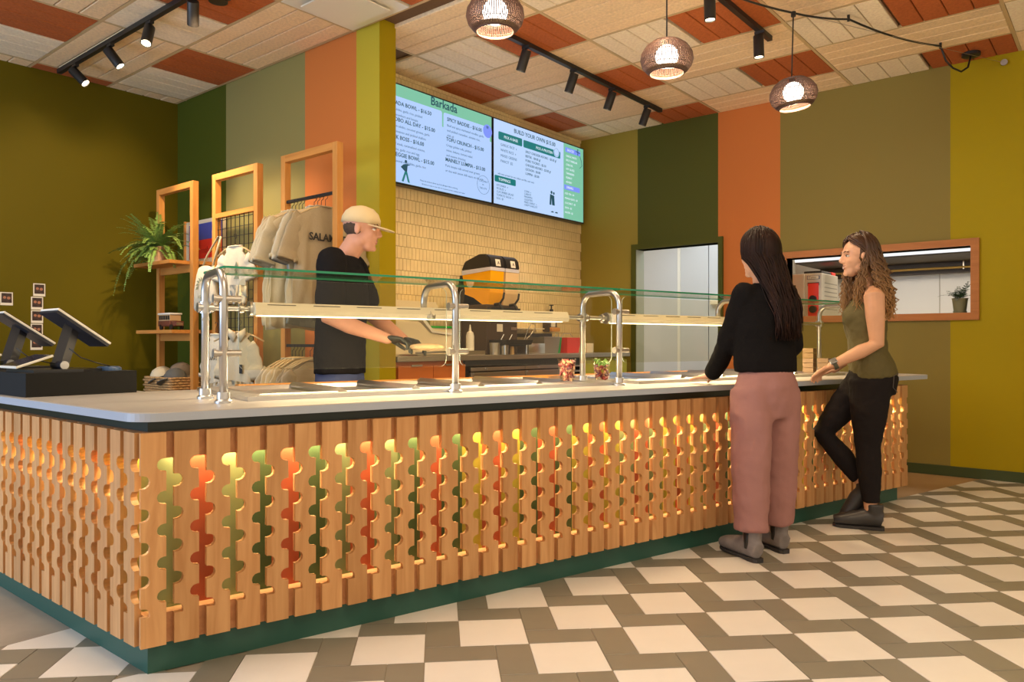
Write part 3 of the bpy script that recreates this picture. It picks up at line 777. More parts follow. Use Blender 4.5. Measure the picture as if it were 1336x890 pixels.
# ================================================================== REAR COUNTER (along the tiled wall)
XF = -4.05
rear = thing('rear_worktop', 'steel worktop running along the tiled wall behind the serving counter', 'worktop', (XF, 3.66, .94))
bm = BM(); box(bm, (XT + .002, 3.64, .935), (XF, 6.86, .975), bevel=.004); obj('top_sheet', bm, M['steel_dull'], rear)
bm = BM(); box(bm, (XT + .002, 3.64, .975), (XT + .02, 6.86, 1.06)); obj('upstand', bm, M['steel_dull'], rear)
def cabinet(name, label, y0, y1, m, cat='cabinet', ndoor=1):
    c = thing(name, label, cat, (XF - .02, (y0 + y1) / 2, 0))
    bm = BM(); box(bm, (XT + .03, y0, .08), (XF - .04, y1, .91)); box(bm, (XT + .03, y0, .91), (XF - .05, y1, .934)); box(bm, (XT + .03, y0 + .02, 0), (XF - .10, y1 - .02, .08)); obj('carcass', bm, m, c)
    w = (y1 - y0) / ndoor
    for k in range(ndoor):
        bm = BM(); box(bm, (XF - .04, y0 + w*k + .003, .09), (XF - .02, y0 + w*(k+1) - .003, .905), bevel=.002); d = obj('door', bm, m, c)
        bm = BM(); box(bm, (XF - .02, y0 + w*k + w*.35, .90), (XF - .008, y0 + w*k + w*.65, .912)); obj('handle', bm, M['steel_dull'], d)
    return c
cabinet('orange_cabinet', 'orange-fronted low cabinet under the rear worktop beside the partition', 3.66, 4.37, mat('orange_laminate', (.52, .145, .03), .45), ndoor=2)
cabinet('green_cabinet', 'bright lime green low cabinet at the far end of the rear worktop', 6.05, 6.83, mat('lime_laminate', (.42, .42, .02), .45), ndoor=2)
fr = thing('drawer_fridge', 'steel undercounter fridge with two wide drawers between the coloured cabinets', 'fridge', (XF, 5.15, 0))
bm = BM(); box(bm, (XT + .03, 4.40, .06), (XF - .05, 5.88, .934)); obj('body', bm, M['black'], fr)
for y0, y1 in ((4.44, 5.13), (5.14, 5.87)):
    for z0, z1 in ((.845, .875), (.62, .835), (.38, .61), (.12, .37)):
        bm = BM(); box(bm, (XF - .05, y0, z0), (XF - .025, y1, z1), bevel=.003); d = obj('drawer', bm, M['steel_dull'], fr)
        if z1 < .87:
            bm = BM(); box(bm, (XF - .025, y0 + .02, z1 - .012), (XF - .008, y1 - .02, z1 - .002)); obj('handle', bm, M['steel'], d)
    for yy in (y0 + .18,):
        bm = BM(); cyl(bm, (XF - .03, yy, .862), (XF - .012, yy, .862), .010, 12); obj('knob', bm, M['chrome'], fr, 'auto')
bk = thing('crate_stack', 'dark slatted shelf unit between the drawer fridge and the lime cabinet', 'shelf', (XF - .1, 5.96, 0))
for k in range(6):
    bm = BM(); box(bm, (XF - .20, 5.90, .60 + .05*k), (XF - .03, 6.03, .615 + .05*k)); obj('slat', bm, M['steel_dull'], bk)
for yy in (5.89, 6.03):
    bm = BM(); box(bm, (XF - .21, yy, 0), (XF - .04, yy + .008, .93)); obj('upright', bm, M['black'], bk)
# ---- juice dispenser
Z0 = .975
jd = thing('juice_dispenser', 'twin-tank juice dispenser with orange and pale drinks and dark brown body', 'drink dispenser', (-4.33, 4.97, Z0))
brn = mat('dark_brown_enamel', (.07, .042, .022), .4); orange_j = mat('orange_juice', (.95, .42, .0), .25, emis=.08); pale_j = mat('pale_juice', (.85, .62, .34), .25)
bm = BM(); box(bm, (-4.50, 4.77, Z0), (-4.20, 5.18, 1.40), bevel=.008); bmesh.ops.recalc_face_normals(bm, faces=bm.faces); obj('body', bm, brn, jd)
bm = BM(); prism(bm, [(-4.60, 1.30), (-4.50, 1.30), (-4.47, 1.52), (-4.50, 1.66), (-4.53, 1.66)], 4.79, 5.16, basis((0, 0, 0), (1, 0, 0), (0, 0, 1), (0, 1, 0))); obj('rear_tower', bm, M['black'], jd)
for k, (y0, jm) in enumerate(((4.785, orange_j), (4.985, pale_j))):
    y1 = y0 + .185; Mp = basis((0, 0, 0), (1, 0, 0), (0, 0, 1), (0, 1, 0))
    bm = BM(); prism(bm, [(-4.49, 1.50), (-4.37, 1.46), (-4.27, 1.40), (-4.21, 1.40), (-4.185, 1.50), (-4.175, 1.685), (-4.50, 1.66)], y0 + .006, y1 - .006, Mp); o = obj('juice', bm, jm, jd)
    bm = BM(); prism(bm, [(-4.50, 1.66), (-4.172, 1.686), (-4.17, 1.715), (-4.505, 1.70)], y0, y1, Mp); t_ = obj('tank_rim', bm, mat('clear_tank_rim', (.70, .70, .80), .15) if k == 0 else bpy.data.materials['clear_tank_rim'], jd)
    bm = BM(); prism(bm, [(-4.51, 1.70), (-4.165, 1.715), (-4.18, 1.79), (-4.22, 1.825), (-4.30, 1.83), (-4.47, 1.775)], y0 - .003, y1 + .003, Mp); bmesh.ops.bevel(bm, geom=bm.edges[:], offset=.008, segments=2, affect='EDGES'); l_ = obj('lid', bm, M['black_plastic'], jd, 'auto')
    bm = BM(); box(bm, (-.001, y0 + .065, -.03), (.002, y0 + .125, .03), Matrix.Translation((-4.1705, 0, 1.755)) @ Matrix.Rotation(R(-11), 4, 'Y')); obj('label_sticker', bm, M['white'], l_)
    txt('letter', 'A', .04, basis((-4.163, y0 + .083, 1.742), (0, 1, 0), (-.19, 0, .98), (.98, 0, .19)), M['black'], l_)
    bm = BM(); sweep(bm, [(-4.20, y0 + .09, 1.40), (-4.15, y0 + .09, 1.405), (-4.125, y0 + .09, 1.375), (-4.125, y0 + .09, 1.335)], .014, 10); sweep(bm, [(-4.15, y0 + .09, 1.40), (-4.115, y0 + .10, 1.45), (-4.105, y0 + .10, 1.50)], .010, 8); obj('tap', bm, M['black'], jd, True)
bm = BM(); box(bm, (-4.20, 4.78, 1.345), (-4.16, 5.17, 1.375)); obj('tap_bar', bm, M['black'], jd)
bm = BM(); prism(bm, [(-4.20, 1.04), (-4.02, 1.06), (-4.0, 1.10), (-4.20, 1.10)], 4.80, 5.15, basis((0, 0, 0), (1, 0, 0), (0, 0, 1), (0, 1, 0))); obj('drip_tray', bm, M['black'], jd)
for yy in (4.83, 5.12):
    bm = BM(); cyl(bm, (-4.05, yy, Z0), (-4.05, yy, 1.055), .008, 8); obj('tray_leg', bm, M['steel'], jd)
bm = BM(); box(bm, (-4.20, 4.90, 1.17), (-4.197, 4.975, 1.235)); obj('switch_plate', bm, M['white'], jd)
bm = BM(); box(bm, (-4.20, 5.09, 1.185), (-4.196, 5.165, 1.21)); obj('badge', bm, M['steel'], jd)
def put(name, label, cat, bm, m, smooth='auto', group=None): return tag(obj(name, bm, m, None, smooth), label, cat, group)
def cup_prof(r0, r1, h, th=.003): return [(0, 0), (r0, 0), (r1, h), (r1 - th, h), (r0 - th, th), (0, th)]
# squeeze bottle, inserts and spoons
bm = BM(); lathe(bm, [(0, 0), (.032, 0), (.034, .01), (.034, .12), (.026, .15), (.012, .16), (.010, .175), (.004, .215), (0, .215)], (-4.22, 4.585, Z0 + .035), 18)
put('squeeze_bottle', 'white squeeze bottle standing in a steel tray left of the juice dispenser', 'bottle', bm, M['white'])
bm = BM(); box(bm, (-4.35, 4.42, Z0), (-4.12, 4.66, Z0 + .035)); put('low_tray', 'shallow steel tray under the white squeeze bottle', 'tray', bm, M['steel'])
for k, yy in enumerate((4.77, 4.88)):
    t = thing('steel_insert', ('left', 'right')[k] + ' of two steel inserts with spoons before the juice dispenser', 'container', (-4.11, yy, Z0), 'steel inserts before the dispenser')
    bm = BM(); lathe(bm, cup_prof(.042, .047, .10), (-4.11, yy, Z0), 16); obj('pot', bm, M['steel_dull'], t, 'auto')
    bm = BM(); cyl(bm, (-4.12, yy, Z0 + .01), (-4.07, yy + .07, Z0 + .17), .004, 6); obj('spoon', bm, M['steel'], t)
bm = BM(); lathe(bm, [(0, 0), (.022, 0), (.016, .07), (0, .07)], (-4.09, 4.97, Z0), 14); put('paper_cup', 'small tan paper cup standing upside down before the dispenser', 'cup', bm, mat('tan_paper', (.62, .40, .18), .7))
# white bins at the left
cream_b = mat('cream_plastic', (.86, .76, .54), .4)
bn = thing('ingredient_bin', 'cream plastic ingredient bin with sloped lid on the rear worktop by the partition', 'bin', (-4.45, 4.0, Z0))
Mp = basis((0, 0, 0), (0, 1, 0), (0, 0, 1), (1, 0, 0))
bm = BM(); prism(bm, [(3.80, Z0), (4.45, Z0), (4.45, 1.13), (4.22, 1.15), (4.10, 1.24), (3.80, 1.25)], -4.62, -4.30, Mp); bmesh.ops.bevel(bm, geom=bm.edges[:], offset=.01, segments=2, affect='EDGES'); obj('tub', bm, cream_b, bn, 'auto')
bm = BM(); prism(bm, [(4.10, 1.26), (4.22, 1.155), (4.47, 1.135), (4.47, 1.15), (4.24, 1.17), (4.13, 1.27)], -4.62, -4.29, Mp); obj('lid', bm, M['white'], bn)
bn2 = thing('lidded_tub', 'clear cream tub with a green strip on its lid behind the ingredient bin', 'tub', (-4.58, 4.5, Z0))
bm = BM(); box(bm, (-4.69, 4.36, Z0), (-4.50, 4.72, 1.20), bevel=.01); obj('tub', bm, cream_b, bn2, 'auto'); bm = BM(); box(bm, (-4.70, 4.40, 1.20), (-4.49, 4.68, 1.215)); obj('lid', bm, mat('green_lid', (.02, .45, .05), .4), bn2)
rc = thing('food_warmer', 'tall cream food warmer with rounded hood against the tiled wall', 'food warmer', (-4.6, 4.2, Z0))
bm = BM(); box(bm, (-4.70, 3.98, Z0), (-4.60, 4.36, 1.27), bevel=.02); obj('body', bm, M['steel_dull'], rc, 'auto')
bm = BM(); prism(bm, [(3.93, 1.27), (4.62, 1.27), (4.55, 1.42), (3.99, 1.42)], -4.71, -4.58, Mp); obj('hood', bm, cream_b, rc)
# tray with tongs
tr_ = thing('tool_tray', 'flat steel tray holding tongs on the rear worktop by the partition', 'tray', (-4.17, 4.1, Z0))
bm = BM(); box(bm, (-4.28, 3.86, Z0), (-4.08, 4.42, Z0 + .012)); obj('tray', bm, M['steel'], tr_)
bm = BM(); cyl(bm, (-4.16, 3.92, Z0 + .022), (-4.14, 4.38, Z0 + .032), .008, 8); cyl(bm, (-4.19, 3.95, Z0 + .022), (-4.14, 4.38, Z0 + .032), .006, 8); obj('tongs', bm, M['chrome'], tr_)
# whisk loop, steel box, buckets, brushes
bm = BM(); sweep(bm, [(-4.28, 5.34, Z0 + .09), (-4.25, 5.42, 1.14), (-4.25, 5.50, 1.20), (-4.25, 5.50, 1.245), (-4.25, 5.44, 1.25), (-4.25, 5.39, 1.19), (-4.26, 5.35, 1.10), (-4.28, 5.33, Z0 + .09)], .004, 6)
put('wire_whisk', 'wire balloon whisk leaning beside the dispenser', 'whisk', bm, M['steel_dull'], True)
bm = BM(); box(bm, (-4.42, 5.24, Z0), (-4.12, 5.48, Z0 + .095), bevel=.004); put('steel_pan', 'deep steel pan right of the juice dispenser', 'pan', bm, M['steel'])
b_ = thing('steel_bucket', 'square steel bain pot left of the red bucket', 'pot', (-4.22, 5.60, Z0))
bm = BM(); 
def frustum(bm, cx, cy, z0, z1, a0, a1, b0, b1, th=.004):
    r = []
    for z, a, b in ((z0, a0, b0), (z1, a1, b1), (z1, a1 - th, b1 - th), (z0 + th, a0 - th, b0 - th)):
        r.append([bm.verts.new((cx + sx*a, cy + sy*b, z)) for sx, sy in ((-1,-1),(1,-1),(1,1),(-1,1))])
    for i in range(3):
        for k in range(4): bm.faces.new((r[i][k], r[i][(k+1)%4], r[i+1][(k+1)%4], r[i+1][k]))
    bm.faces.new(r[0][::-1]); bm.faces.new(r[3])
frustum(bm, -4.25, 5.64, Z0, 1.125, .08, .095, .105, .125); obj('pot', bm, M['steel_dull'], b_)
bm = BM(); box(bm, (-4.36, 5.50, 1.125), (-4.15, 5.78, 1.131)); obj('rim', bm, M['steel'], b_)
for nm, y, c, w_, lab in (('green_bucket', 5.83, (.02, .42, .12), .035, 'narrow green bucket between the steel pot and the red bucket'), ('red_bucket', 6.00, (.80, .03, .015), .115, 'bright red square sanitizer bucket on the rear worktop')):
    t = thing(nm, lab, 'bucket', (-4.25, y, Z0)); bm = BM(); frustum(bm, -4.25 - (.05 if w_ < .1 else 0), y, Z0 + .002, 1.125, .075, .09, w_ * .82, w_); obj('tub', bm, mat(nm, c, .35), t)
    bm = BM(); sweep(bm, [(-4.25, y - w_, 1.12), (-4.24, y - w_*.5, 1.165), (-4.24, y + w_*.4, 1.165), (-4.25, y + w_, 1.12)], .003, 6); obj('handle', bm, M['steel'], t, True)
sp_ = thing('scale', 'small dark counter scale behind the steel pot', 'scale', (-4.5, 5.8, Z0))
bm = BM(); box(bm, (-4.62, 5.62, Z0), (-4.40, 5.90, 1.13)); obj('body', bm, M['steel_dull'], sp_); bm = BM(); box(bm, (-4.63, 5.60, 1.13), (-4.39, 5.95, 1.165)); obj('top_plate', bm, M['black'], sp_)
bm = BM(); cyl(bm, (-4.3, 6.22, Z0), (-4.3, 6.22, 1.05), .012, 10); box(bm, (-4.33, 6.18, 1.04), (-4.27, 6.27, 1.055)); put('small_stand', 'little grey stand right of the red bucket', 'stand', bm, M['steel_dull'])
bm = BM(); box(bm, (-4.40, 6.34, Z0), (-4.24, 6.46, 1.07), bevel=.004); put('napkin_box', 'pale box at the far end of the rear worktop', 'box', bm, cream_b)
# wall soap dispenser and shelf
sd = thing('soap_dispenser', 'brown wall dispenser with amber soap on the tiled wall', 'soap dispenser', (XT + .04, 6.30, 1.24))
bm = BM(); box(bm, (XT + .009, 6.23, 1.19), (XT + .09, 6.38, 1.36), bevel=.01); obj('housing', bm, brn, sd, 'auto')
bm = BM(); box(bm, (XT + .09, 6.27, 1.24), (XT + .098, 6.34, 1.34)); obj('front_label', bm, M['white'], sd)
bm = BM(); box(bm, (XT + .06, 6.25, 1.19), (XT + .12, 6.40, 1.235), bevel=.012); obj('amber_cup', bm, mat('amber', (.75, .35, .08), .3), sd, 'auto')
bm = BM(); lathe(bm, [(0, 0), (.02, 0), (.02, .05), (.008, .06), (.008, .09), (.024, .09), (.024, .10), (0, .10)], (XT + .06, 6.32, 1.37), 12); obj('pump', bm, M['black'], sd, 'auto')
ws = thing('wall_shelf', 'thin cream wall shelf right of the juice dispenser', 'shelf', (XT + .06, 5.85, 1.22)); bm = BM(); box(bm, (XT + .009, 5.62, 1.21), (XT + .12, 6.12, 1.222)); obj('board', bm, cream_b, ws)
bm = BM(); box(bm, (XT + .009, 6.0, 1.35), (XT + .012, 6.14, 1.365)); bm.free()

# ================================================================== MENU SCREENS
XS = -4.655
def lc(r, g, b): f = lambda c: (c/255/12.92) if c <= 10 else ((c/255 + .055)/1.055)**2.4; return (f(r), f(g), f(b))
def semi(name, rgb, s=1.0): return emit(name, lc(*rgb), s)
sc_bg = semi('screen_blue', (176, 205, 250), 1.05); sc_bg2 = semi('screen_pale', (186, 212, 250), 1.05); sc_green = semi('screen_green', (126, 196, 165)); sc_teal = semi('screen_teal', (30, 128, 128), .9)
sc_blue = semi('screen_periwinkle', (128, 150, 250)); sc_ink = semi('screen_ink', (38, 88, 104), .8); sc_faint = semi('screen_faint_ink', (96, 128, 160), .9); sc_white = semi('screen_white', (225, 238, 250))
def smat(y, z, d=0): return basis((XS + .0115 + d, y, z), (0, 1, 0), (0, 0, 1), (1, 0, 0))
def srect(par, name, y0, z0, y1, z1, m, d=0, r=0):
    bm = BM()
    if r:
        pts = []
        for cx, cz, a0 in ((y0+r, z0+r, 180), (y1-r, z0+r, 270), (y1-r, z1-r, 0), (y0+r, z1-r, 90)):
            pts += [(cx + r*math.cos(R(a0+22.5*k)), cz + r*math.sin(R(a0+22.5*k))) for k in range(5)]
        prism(bm, pts, XS + .0105 + d, XS + .0113 + d, basis((0, 0, 0), (0, 1, 0), (0, 0, 1), (1, 0, 0)))
    else: box(bm, (XS + .0105 + d, y0, z0), (XS + .0113 + d, y1, z1))
    return obj(name, bm, m, par)
def disc(par, name, y, z, r, m, d=0, ring=0):
    bm = BM()
    if ring:
        sweep(bm, [(XS + .012 + d, y + r*math.cos(2*math.pi*k/32), z + r*math.sin(2*math.pi*k/32)) for k in range(32)], ring, 5, closed=True)
    else: cyl(bm, (XS + .0105 + d, y, z), (XS + .0113 + d, y, z), r, 28)
    return obj(name, bm, m, par)
def screen(label, y0, y1):
    t = thing('menu_screen', label, 'screen', (XS, (y0 + y1) / 2, 2.38), 'wall menu screens'); z0, z1 = 2.375, 3.20
    bm = BM(); box(bm, (XT + .0085, y0, z0), (XS + .010, y1, z1), bevel=.002); obj('bezel', bm, M['black_plastic'], t); return t
def para(par, y, z, lines, size=.030, m=None, lead=.044):
    for k, s in enumerate(lines): txt('menu_text', s, size, smat(y, z - lead * k, .002), m or sc_faint, par)
s1 = screen('left menu screen with a green header and dish list, half behind the partition', 3.90, 5.352)
srect(s1, 'display', 3.915, 2.390, 5.340, 3.188, sc_green); srect(s1, 'menu_card', 3.92, 2.391, 4.685, 3.090, sc_bg, .0008, .02); srect(s1, 'menu_card', 4.703, 2.391, 5.315, 3.085, sc_bg, .0008, .02); srect(s1, 'menu_card', 3.915, 2.3905, 5.339, 2.955, sc_bg, .0006)
txt('heading', 'Barkada', .102, smat(4.545, 3.115, .002), sc_ink, s1, bold=.0015)
def dish(y, z, ttl, lines, al=1):
    txt('menu_text', ttl, .046, smat(y, z, .002), sc_ink, s1, bold=.0006); para(s1, y, z - .048, lines)
dish(4.745, 3.02, 'SPICY BADDIE - $16.00', ['Beef and spicy marinated noodles, garlic', 'and pickled cucumber, annatto rice,', 'chili oil'])
dish(4.735, 2.845, 'TOFU CRUNCH - $15.00', ['Crispy golden tofu, pickled', 'onion, lettuce, tomato salad', 'and sesame dressing'])
dish(4.725, 2.665, 'MAINELY LUMPIA - $13.00', ['Pork lumpia rolls served over greens', 'or rice with sweet chili sauce on the side'])
dish(4.03, 3.02, 'BARKADA BOWL - $16.50', ['Chicken adobo, garlic rice, pickled', 'papaya, cucumbers and lumpia'])
dish(4.07, 2.885, 'ADOBO ALL DAY - $15.00', ['Chicken adobo, coconut greens, garlic', 'rice, tomatoes and pickled shallots'])
dish(4.10, 2.74, 'TEK BOSS - $16.00', ['Beef steak, caramelised onions,', 'greens, garlic rice and egg'])
dish(4.12, 2.60, 'VEGGIE BOWL - $15.00', ['Seasonal vegetables, garlic rice'])
disc(s1, 'round_badge', 5.284, 3.045, .062, sc_blue, .0012); txt('badge_mark', '"', .10, smat(5.262, 3.02, .003), sc_ink, s1)
disc(s1, 'stamp_ring', 5.225, 2.535, .085, sc_faint, .001, .0018); txt('stamp_text', 'COCONUT', .024, smat(5.165, 2.56, .002), sc_faint, s1); txt('stamp_text', 'IN', .02, smat(5.21, 2.53, .002), sc_faint, s1); txt('stamp_text', 'THE CITY', .024, smat(5.17, 2.495, .002), sc_faint, s1)
txt('menu_text', 'Please let us know about any food allergies before ordering', .019, smat(4.42, 2.44, .002), sc_faint, s1); txt('menu_text', 'All bowls are made to order with rice or greens, and extra toppings can be added', .016, smat(4.44, 2.412, .002), sc_faint, s1)
# little walking figure
bm = BM()
def blade(bm, pts, d=.001, m=0): prism(bm, pts, XS + .0105 + d, XS + .0116 + d, basis((0, 0, 0), (0, 1, 0), (0, 0, 1), (1, 0, 0)))
blade(bm, [(4.215, 2.405), (4.235, 2.402), (4.262, 2.47), (4.285, 2.405), (4.305, 2.402), (4.275, 2.49), (4.25, 2.49)], .0015); obj('walking_figure', bm, sc_teal, s1)
bm = BM(); blade(bm, [(4.25, 2.49), (4.275, 2.49), (4.28, 2.54), (4.31, 2.55), (4.27, 2.555), (4.235, 2.545), (4.205, 2.52)], .0015); cyl(bm, (XS + .012, 4.262, 2.572), (XS + .0128, 4.262, 2.572), .014, 12); obj('figure_outline', bm, sc_ink, s1)
s2 = screen('right menu screen with teal headings and a green side column', 5.362, 6.880)
srect(s2, 'display', 5.374, 2.390, 6.868, 3.188, sc_bg2); srect(s2, 'side_column', 6.50, 2.3905, 6.867, 3.1875, sc_green, .0008)
txt('heading', 'BUILD YOUR OWN $15.00', .058, smat(5.67, 3.115, .002), sc_ink, s2, bold=.0005)
srect(s2, 'heading_bar', 5.44, 3.005, 5.80, 3.082, sc_teal, .001, .012); txt('bar_text', 'PICK A BASE', .038, smat(5.52, 3.03, .003), sc_white, s2)
srect(s2, 'heading_bar', 5.82, 3.005, 6.44, 3.078, sc_teal, .001, .012); txt('bar_text', 'PICK A PROTEIN', .038, smat(6.02, 3.028, .003), sc_white, s2)
disc(s2, 'stamp_disc', 6.37, 3.06, .05, sc_bg2, .0016); disc(s2, 'stamp_ring', 6.37, 3.06, .04, sc_faint, .0018, .0015)
for k, s in enumerate(('GARLIC RICE  v', 'WHITE RICE  v', 'MIXED GREENS', 'PANCIT  $2')): txt('menu_text', s, .036, smat(5.47, 2.95 - .052*k, .002), sc_faint, s2)
for k, s in enumerate(('SPICY CHICKEN ADOBO - $3.00 gf', 'BISTEK - $4.00 gf', 'PORK TOCINO - $3.50', 'CHICKEN ADOBO - $3.00 gf', 'LECHON - $4.00', 'LUMPIA - $3.00')): txt('menu_text', s, .034, smat(5.85, 2.955 - .043*k, .002), sc_ink, s2)
txt('menu_text', 'add extra protein for two dollars and fifty cents each', .026, smat(5.43, 2.672, .002), sc_faint, s2)
srect(s2, 'heading_bar', 5.385, 2.598, 5.70, 2.66, sc_teal, .001, .012); txt('bar_text', 'TOPPINGS', .038, smat(5.44, 2.614, .003), sc_white, s2)
for k, s in enumerate(('ATCHARA  v', 'PICKLES  v', 'CUCUMBER SALAD', 'TOMATO SALSA  v', 'EGG  $1')): txt('menu_text', s, .030, smat(5.41, 2.558 - .031*k, .002), sc_faint, s2)
for k, s in enumerate(('CORN  v', 'CARROT', 'PINEAPPLE', 'CILANTRO', 'FRIED GARLIC  v', 'CRISPY SHALLOT')): txt('menu_text', s, .028, smat(5.83, 2.565 - .027*k, .002), sc_faint, s2)
srect(s2, 'side_bar', 6.53, 3.10, 6.81, 3.15, sc_blue, .0016); txt('bar_text', 'SAUCES', .036, smat(6.56, 3.112, .003), sc_white, s2)
srect(s2, 'side_bar', 6.51, 2.70, 6.80, 2.752, sc_blue, .0016); txt('bar_text', 'DRINKS', .036, smat(6.55, 2.715, .003), sc_white, s2)
for k, s in enumerate(('GARLIC MAYO', 'SPICY VINEGAR', 'CHILI OIL', 'SOY GLAZE', 'TAMARIND', 'PEANUT', 'ADOBO')): txt('menu_text', s, .030, smat(6.54, 3.05 - .046*k, .003), sc_white, s2)
for k, s in enumerate(('ICED TEA - $4', 'MANGO JUICE - $4', 'COCONUT - $5', 'SODA - $3', 'WATER - $2')): txt('menu_text', s, .028, smat(6.52, 2.65 - .05*k, .003), sc_white, s2)
bm = BM(); blade(bm, [(6.25, 2.50), (6.28, 2.50), (6.285, 2.58), (6.295, 2.50), (6.34, 2.50), (6.33, 2.60), (6.26, 2.61)], .002); cyl(bm, (XS + .012, 6.285, 2.63), (XS + .0128, 6.285, 2.63), .016, 12); cyl(bm, (XS + .012, 6.325, 2.625), (XS + .0128, 6.325, 2.625), .014, 12); obj('figure_pair', bm, sc_ink, s2)
bm = BM(); blade(bm, [(6.27, 2.425), (6.32, 2.425), (6.32, 2.438), (6.29, 2.438)], .002); blade(bm, [(6.34, 2.425), (6.39, 2.425), (6.39, 2.438), (6.36, 2.438)], .002); obj('slippers', bm, sc_ink, s2)
bm = BM(); sweep(bm, [(XS + .0125, 6.80, 3.10), (XS + .0125, 6.83, 3.05), (XS + .0125, 6.84, 3.0), (XS + .0125, 6.80, 2.97)], .003, 5); sweep(bm, [(XS + .0125, 6.72, 3.14), (XS + .0125, 6.80, 3.13)], .005, 5); sweep(bm, [(XS + .0125, 6.76, 3.17), (XS + .0125, 6.76, 3.10)], .005, 5); obj('line_figure', bm, sc_ink, s2)

# ================================================================== ROOMS BEHIND
# pass-through kitchen
area('kitchen_light', (-1.3, 7.9, 2.55), (-1.3, 7.9, 0), 1.8, .8, 70, (1, .86, .70))
area('hood_fill', (-1.5, 8.0, 1.855), (-1.5, 8.0, 0), 2.0, .35, 8, (1, .84, .64))  # unseen light added below the hood to brighten the kitchen wall
area('corridor_light', (-3.9, 7.9, 2.55), (-3.9, 7.9, 0), 1.6, 1.0, 26, (.84, .93, 1))
hd = thing('extraction_hood', 'steel extraction hood with a light bar seen through the pass-through', 'hood', (-1.7, 7.8, 1.85))
bm = BM(); box(bm, (-2.6, 7.6, 1.93), (-.3, 8.4, 2.2)); obj('canopy', bm, M['steel_dull'], hd)
bm = BM(); box(bm, (-2.6, 7.585, 1.873), (-.3, 7.60, 1.93)); obj('light_bar', bm, emit('hood_light', (.9, .92, .93), 1.1), hd)
bm = BM(); box(bm, (-2.6, 8.38, 1.75), (-.3, 8.40, 1.93)); box(bm, (-2.6, 7.61, 1.86), (-.3, 8.38, 1.87)); obj('filter_bank', bm, mat('hood_dark', (.05, .035, .02), .5), hd)
bm = BM(); cyl(bm, (-2.6, 8.30, 1.80), (-.3, 8.30, 1.80), .012, 10); obj('pipe', bm, mat('brass_pipe', (.55, .38, .12), .35, 1), hd)
bm = BM(); cyl(bm, (-1.25, 8.30, 1.78), (-1.25, 8.30, 1.87), .008, 8); obj('nozzle', bm, M['steel'], hd)
kc = thing('kitchen_worktop', 'steel kitchen worktop just below the pass-through opening', 'worktop', (-1.6, 7.8, 1.27)); bm = BM(); box(bm, (-2.85, 7.40, 1.24), (.5, 8.45, 1.28)); obj('top_sheet', bm, M['steel_dull'], kc)
for x_ in (-2.8, -.9, .45):
    bm = BM(); box(bm, (x_ - .02, 7.42, 0), (x_ + .02, 7.46, 1.24)); obj('leg', bm, M['steel_dull'], kc)
for sx in (-1.49,):
    bm = BM(); box(bm, (sx, 8.497, 1.28), (sx + .008, 8.5, 2.5)); o = obj('panel_joint', bm, mat('joint_grey', (.42, .40, .36), .6), bpy.data.objects['wall_kitchen'])
ov = thing('oven', 'steel countertop oven with a red control panel seen through the pass-through', 'oven', (-2.55, 7.75, 1.28))
ovm = mat('oven_steel', (.62, .58, .50), .4, .3)
bm = BM(); box(bm, (-2.84, 7.51, 1.285), (-2.315, 8.02, 1.75), bevel=.006); obj('body', bm, ovm, ov)
bm = BM(); box(bm, (-2.83, 7.495, 1.29), (-2.478, 7.512, 1.745), bevel=.003); d = obj('door', bm, ovm, ov); bm = BM(); box(bm, (-2.79, 7.490, 1.40), (-2.56, 7.4955, 1.64)); obj('window', bm, mat('oven_glass', (.10, .09, .05), .1), d)
bm = BM(); box(bm, (-2.80, 7.470, 1.34), (-2.52, 7.480, 1.355)); obj('handle', bm, M['black'], d)
bm = BM(); box(bm, (-2.445, 7.505, 1.335), (-2.345, 7.512, 1.652)); pnl = obj('control_panel', bm, mat('control_red', (.85, .05, .03), .35), ov)
bm = BM(); box(bm, (-2.450, 7.507, 1.63), (-2.340, 7.5115, 1.66)); obj('panel_frame', bm, M['black'], ov)
for zz in (1.50, 1.40):
    bm = BM(); cyl(bm, (-2.395, 7.505, zz), (-2.395, 7.478, zz), .034, 20); obj('knob', bm, M['black_plastic'], pnl, 'auto')
bm = BM(); box(bm, (-2.455, 7.505, 1.69), (-2.335, 7.511, 1.725), bevel=.004); bd_ = obj('badge', bm, mat('badge_navy', (.03, .05, .14), .4), ov)
bm = BM(); box(bm, (-2.447, 7.501, 1.694), (-2.343, 7.5052, 1.721)); obj('badge_face', bm, M['white'], bd_)
txt('badge_text', 'Convo', .026, basis((-2.437, 7.500, 1.699), (1, 0, 0), (0, 0, 1), (0, -1, 0)), M['black'], bd_)
bm = BM()
for i in range(9):
    for j in range(7): box(bm, (-2.3155, 7.60 + .045*i, 1.40 + .042*j), (-2.3135, 7.615 + .045*i, 1.41 + .042*j))
tag(obj('vent_holes', bm, M['black'], ov), kind='stuff')
bm = BM(); box(bm, (-2.50, 7.55, 1.752), (-2.33, 7.85, 1.775), bevel=.006); put('oven_mitt_black', 'black folded mitt lying on top of the steel oven', 'oven mitt', bm, M['black'])
bm = BM(); box(bm, (-2.33 - .12, 7.88, 1.752), (-2.33, 8.00, 1.782), bevel=.006); put('red_cloth', 'small red cloth on the back of the oven top', 'cloth', bm, mat('red_cloth', (.6, .04, .03), .8))
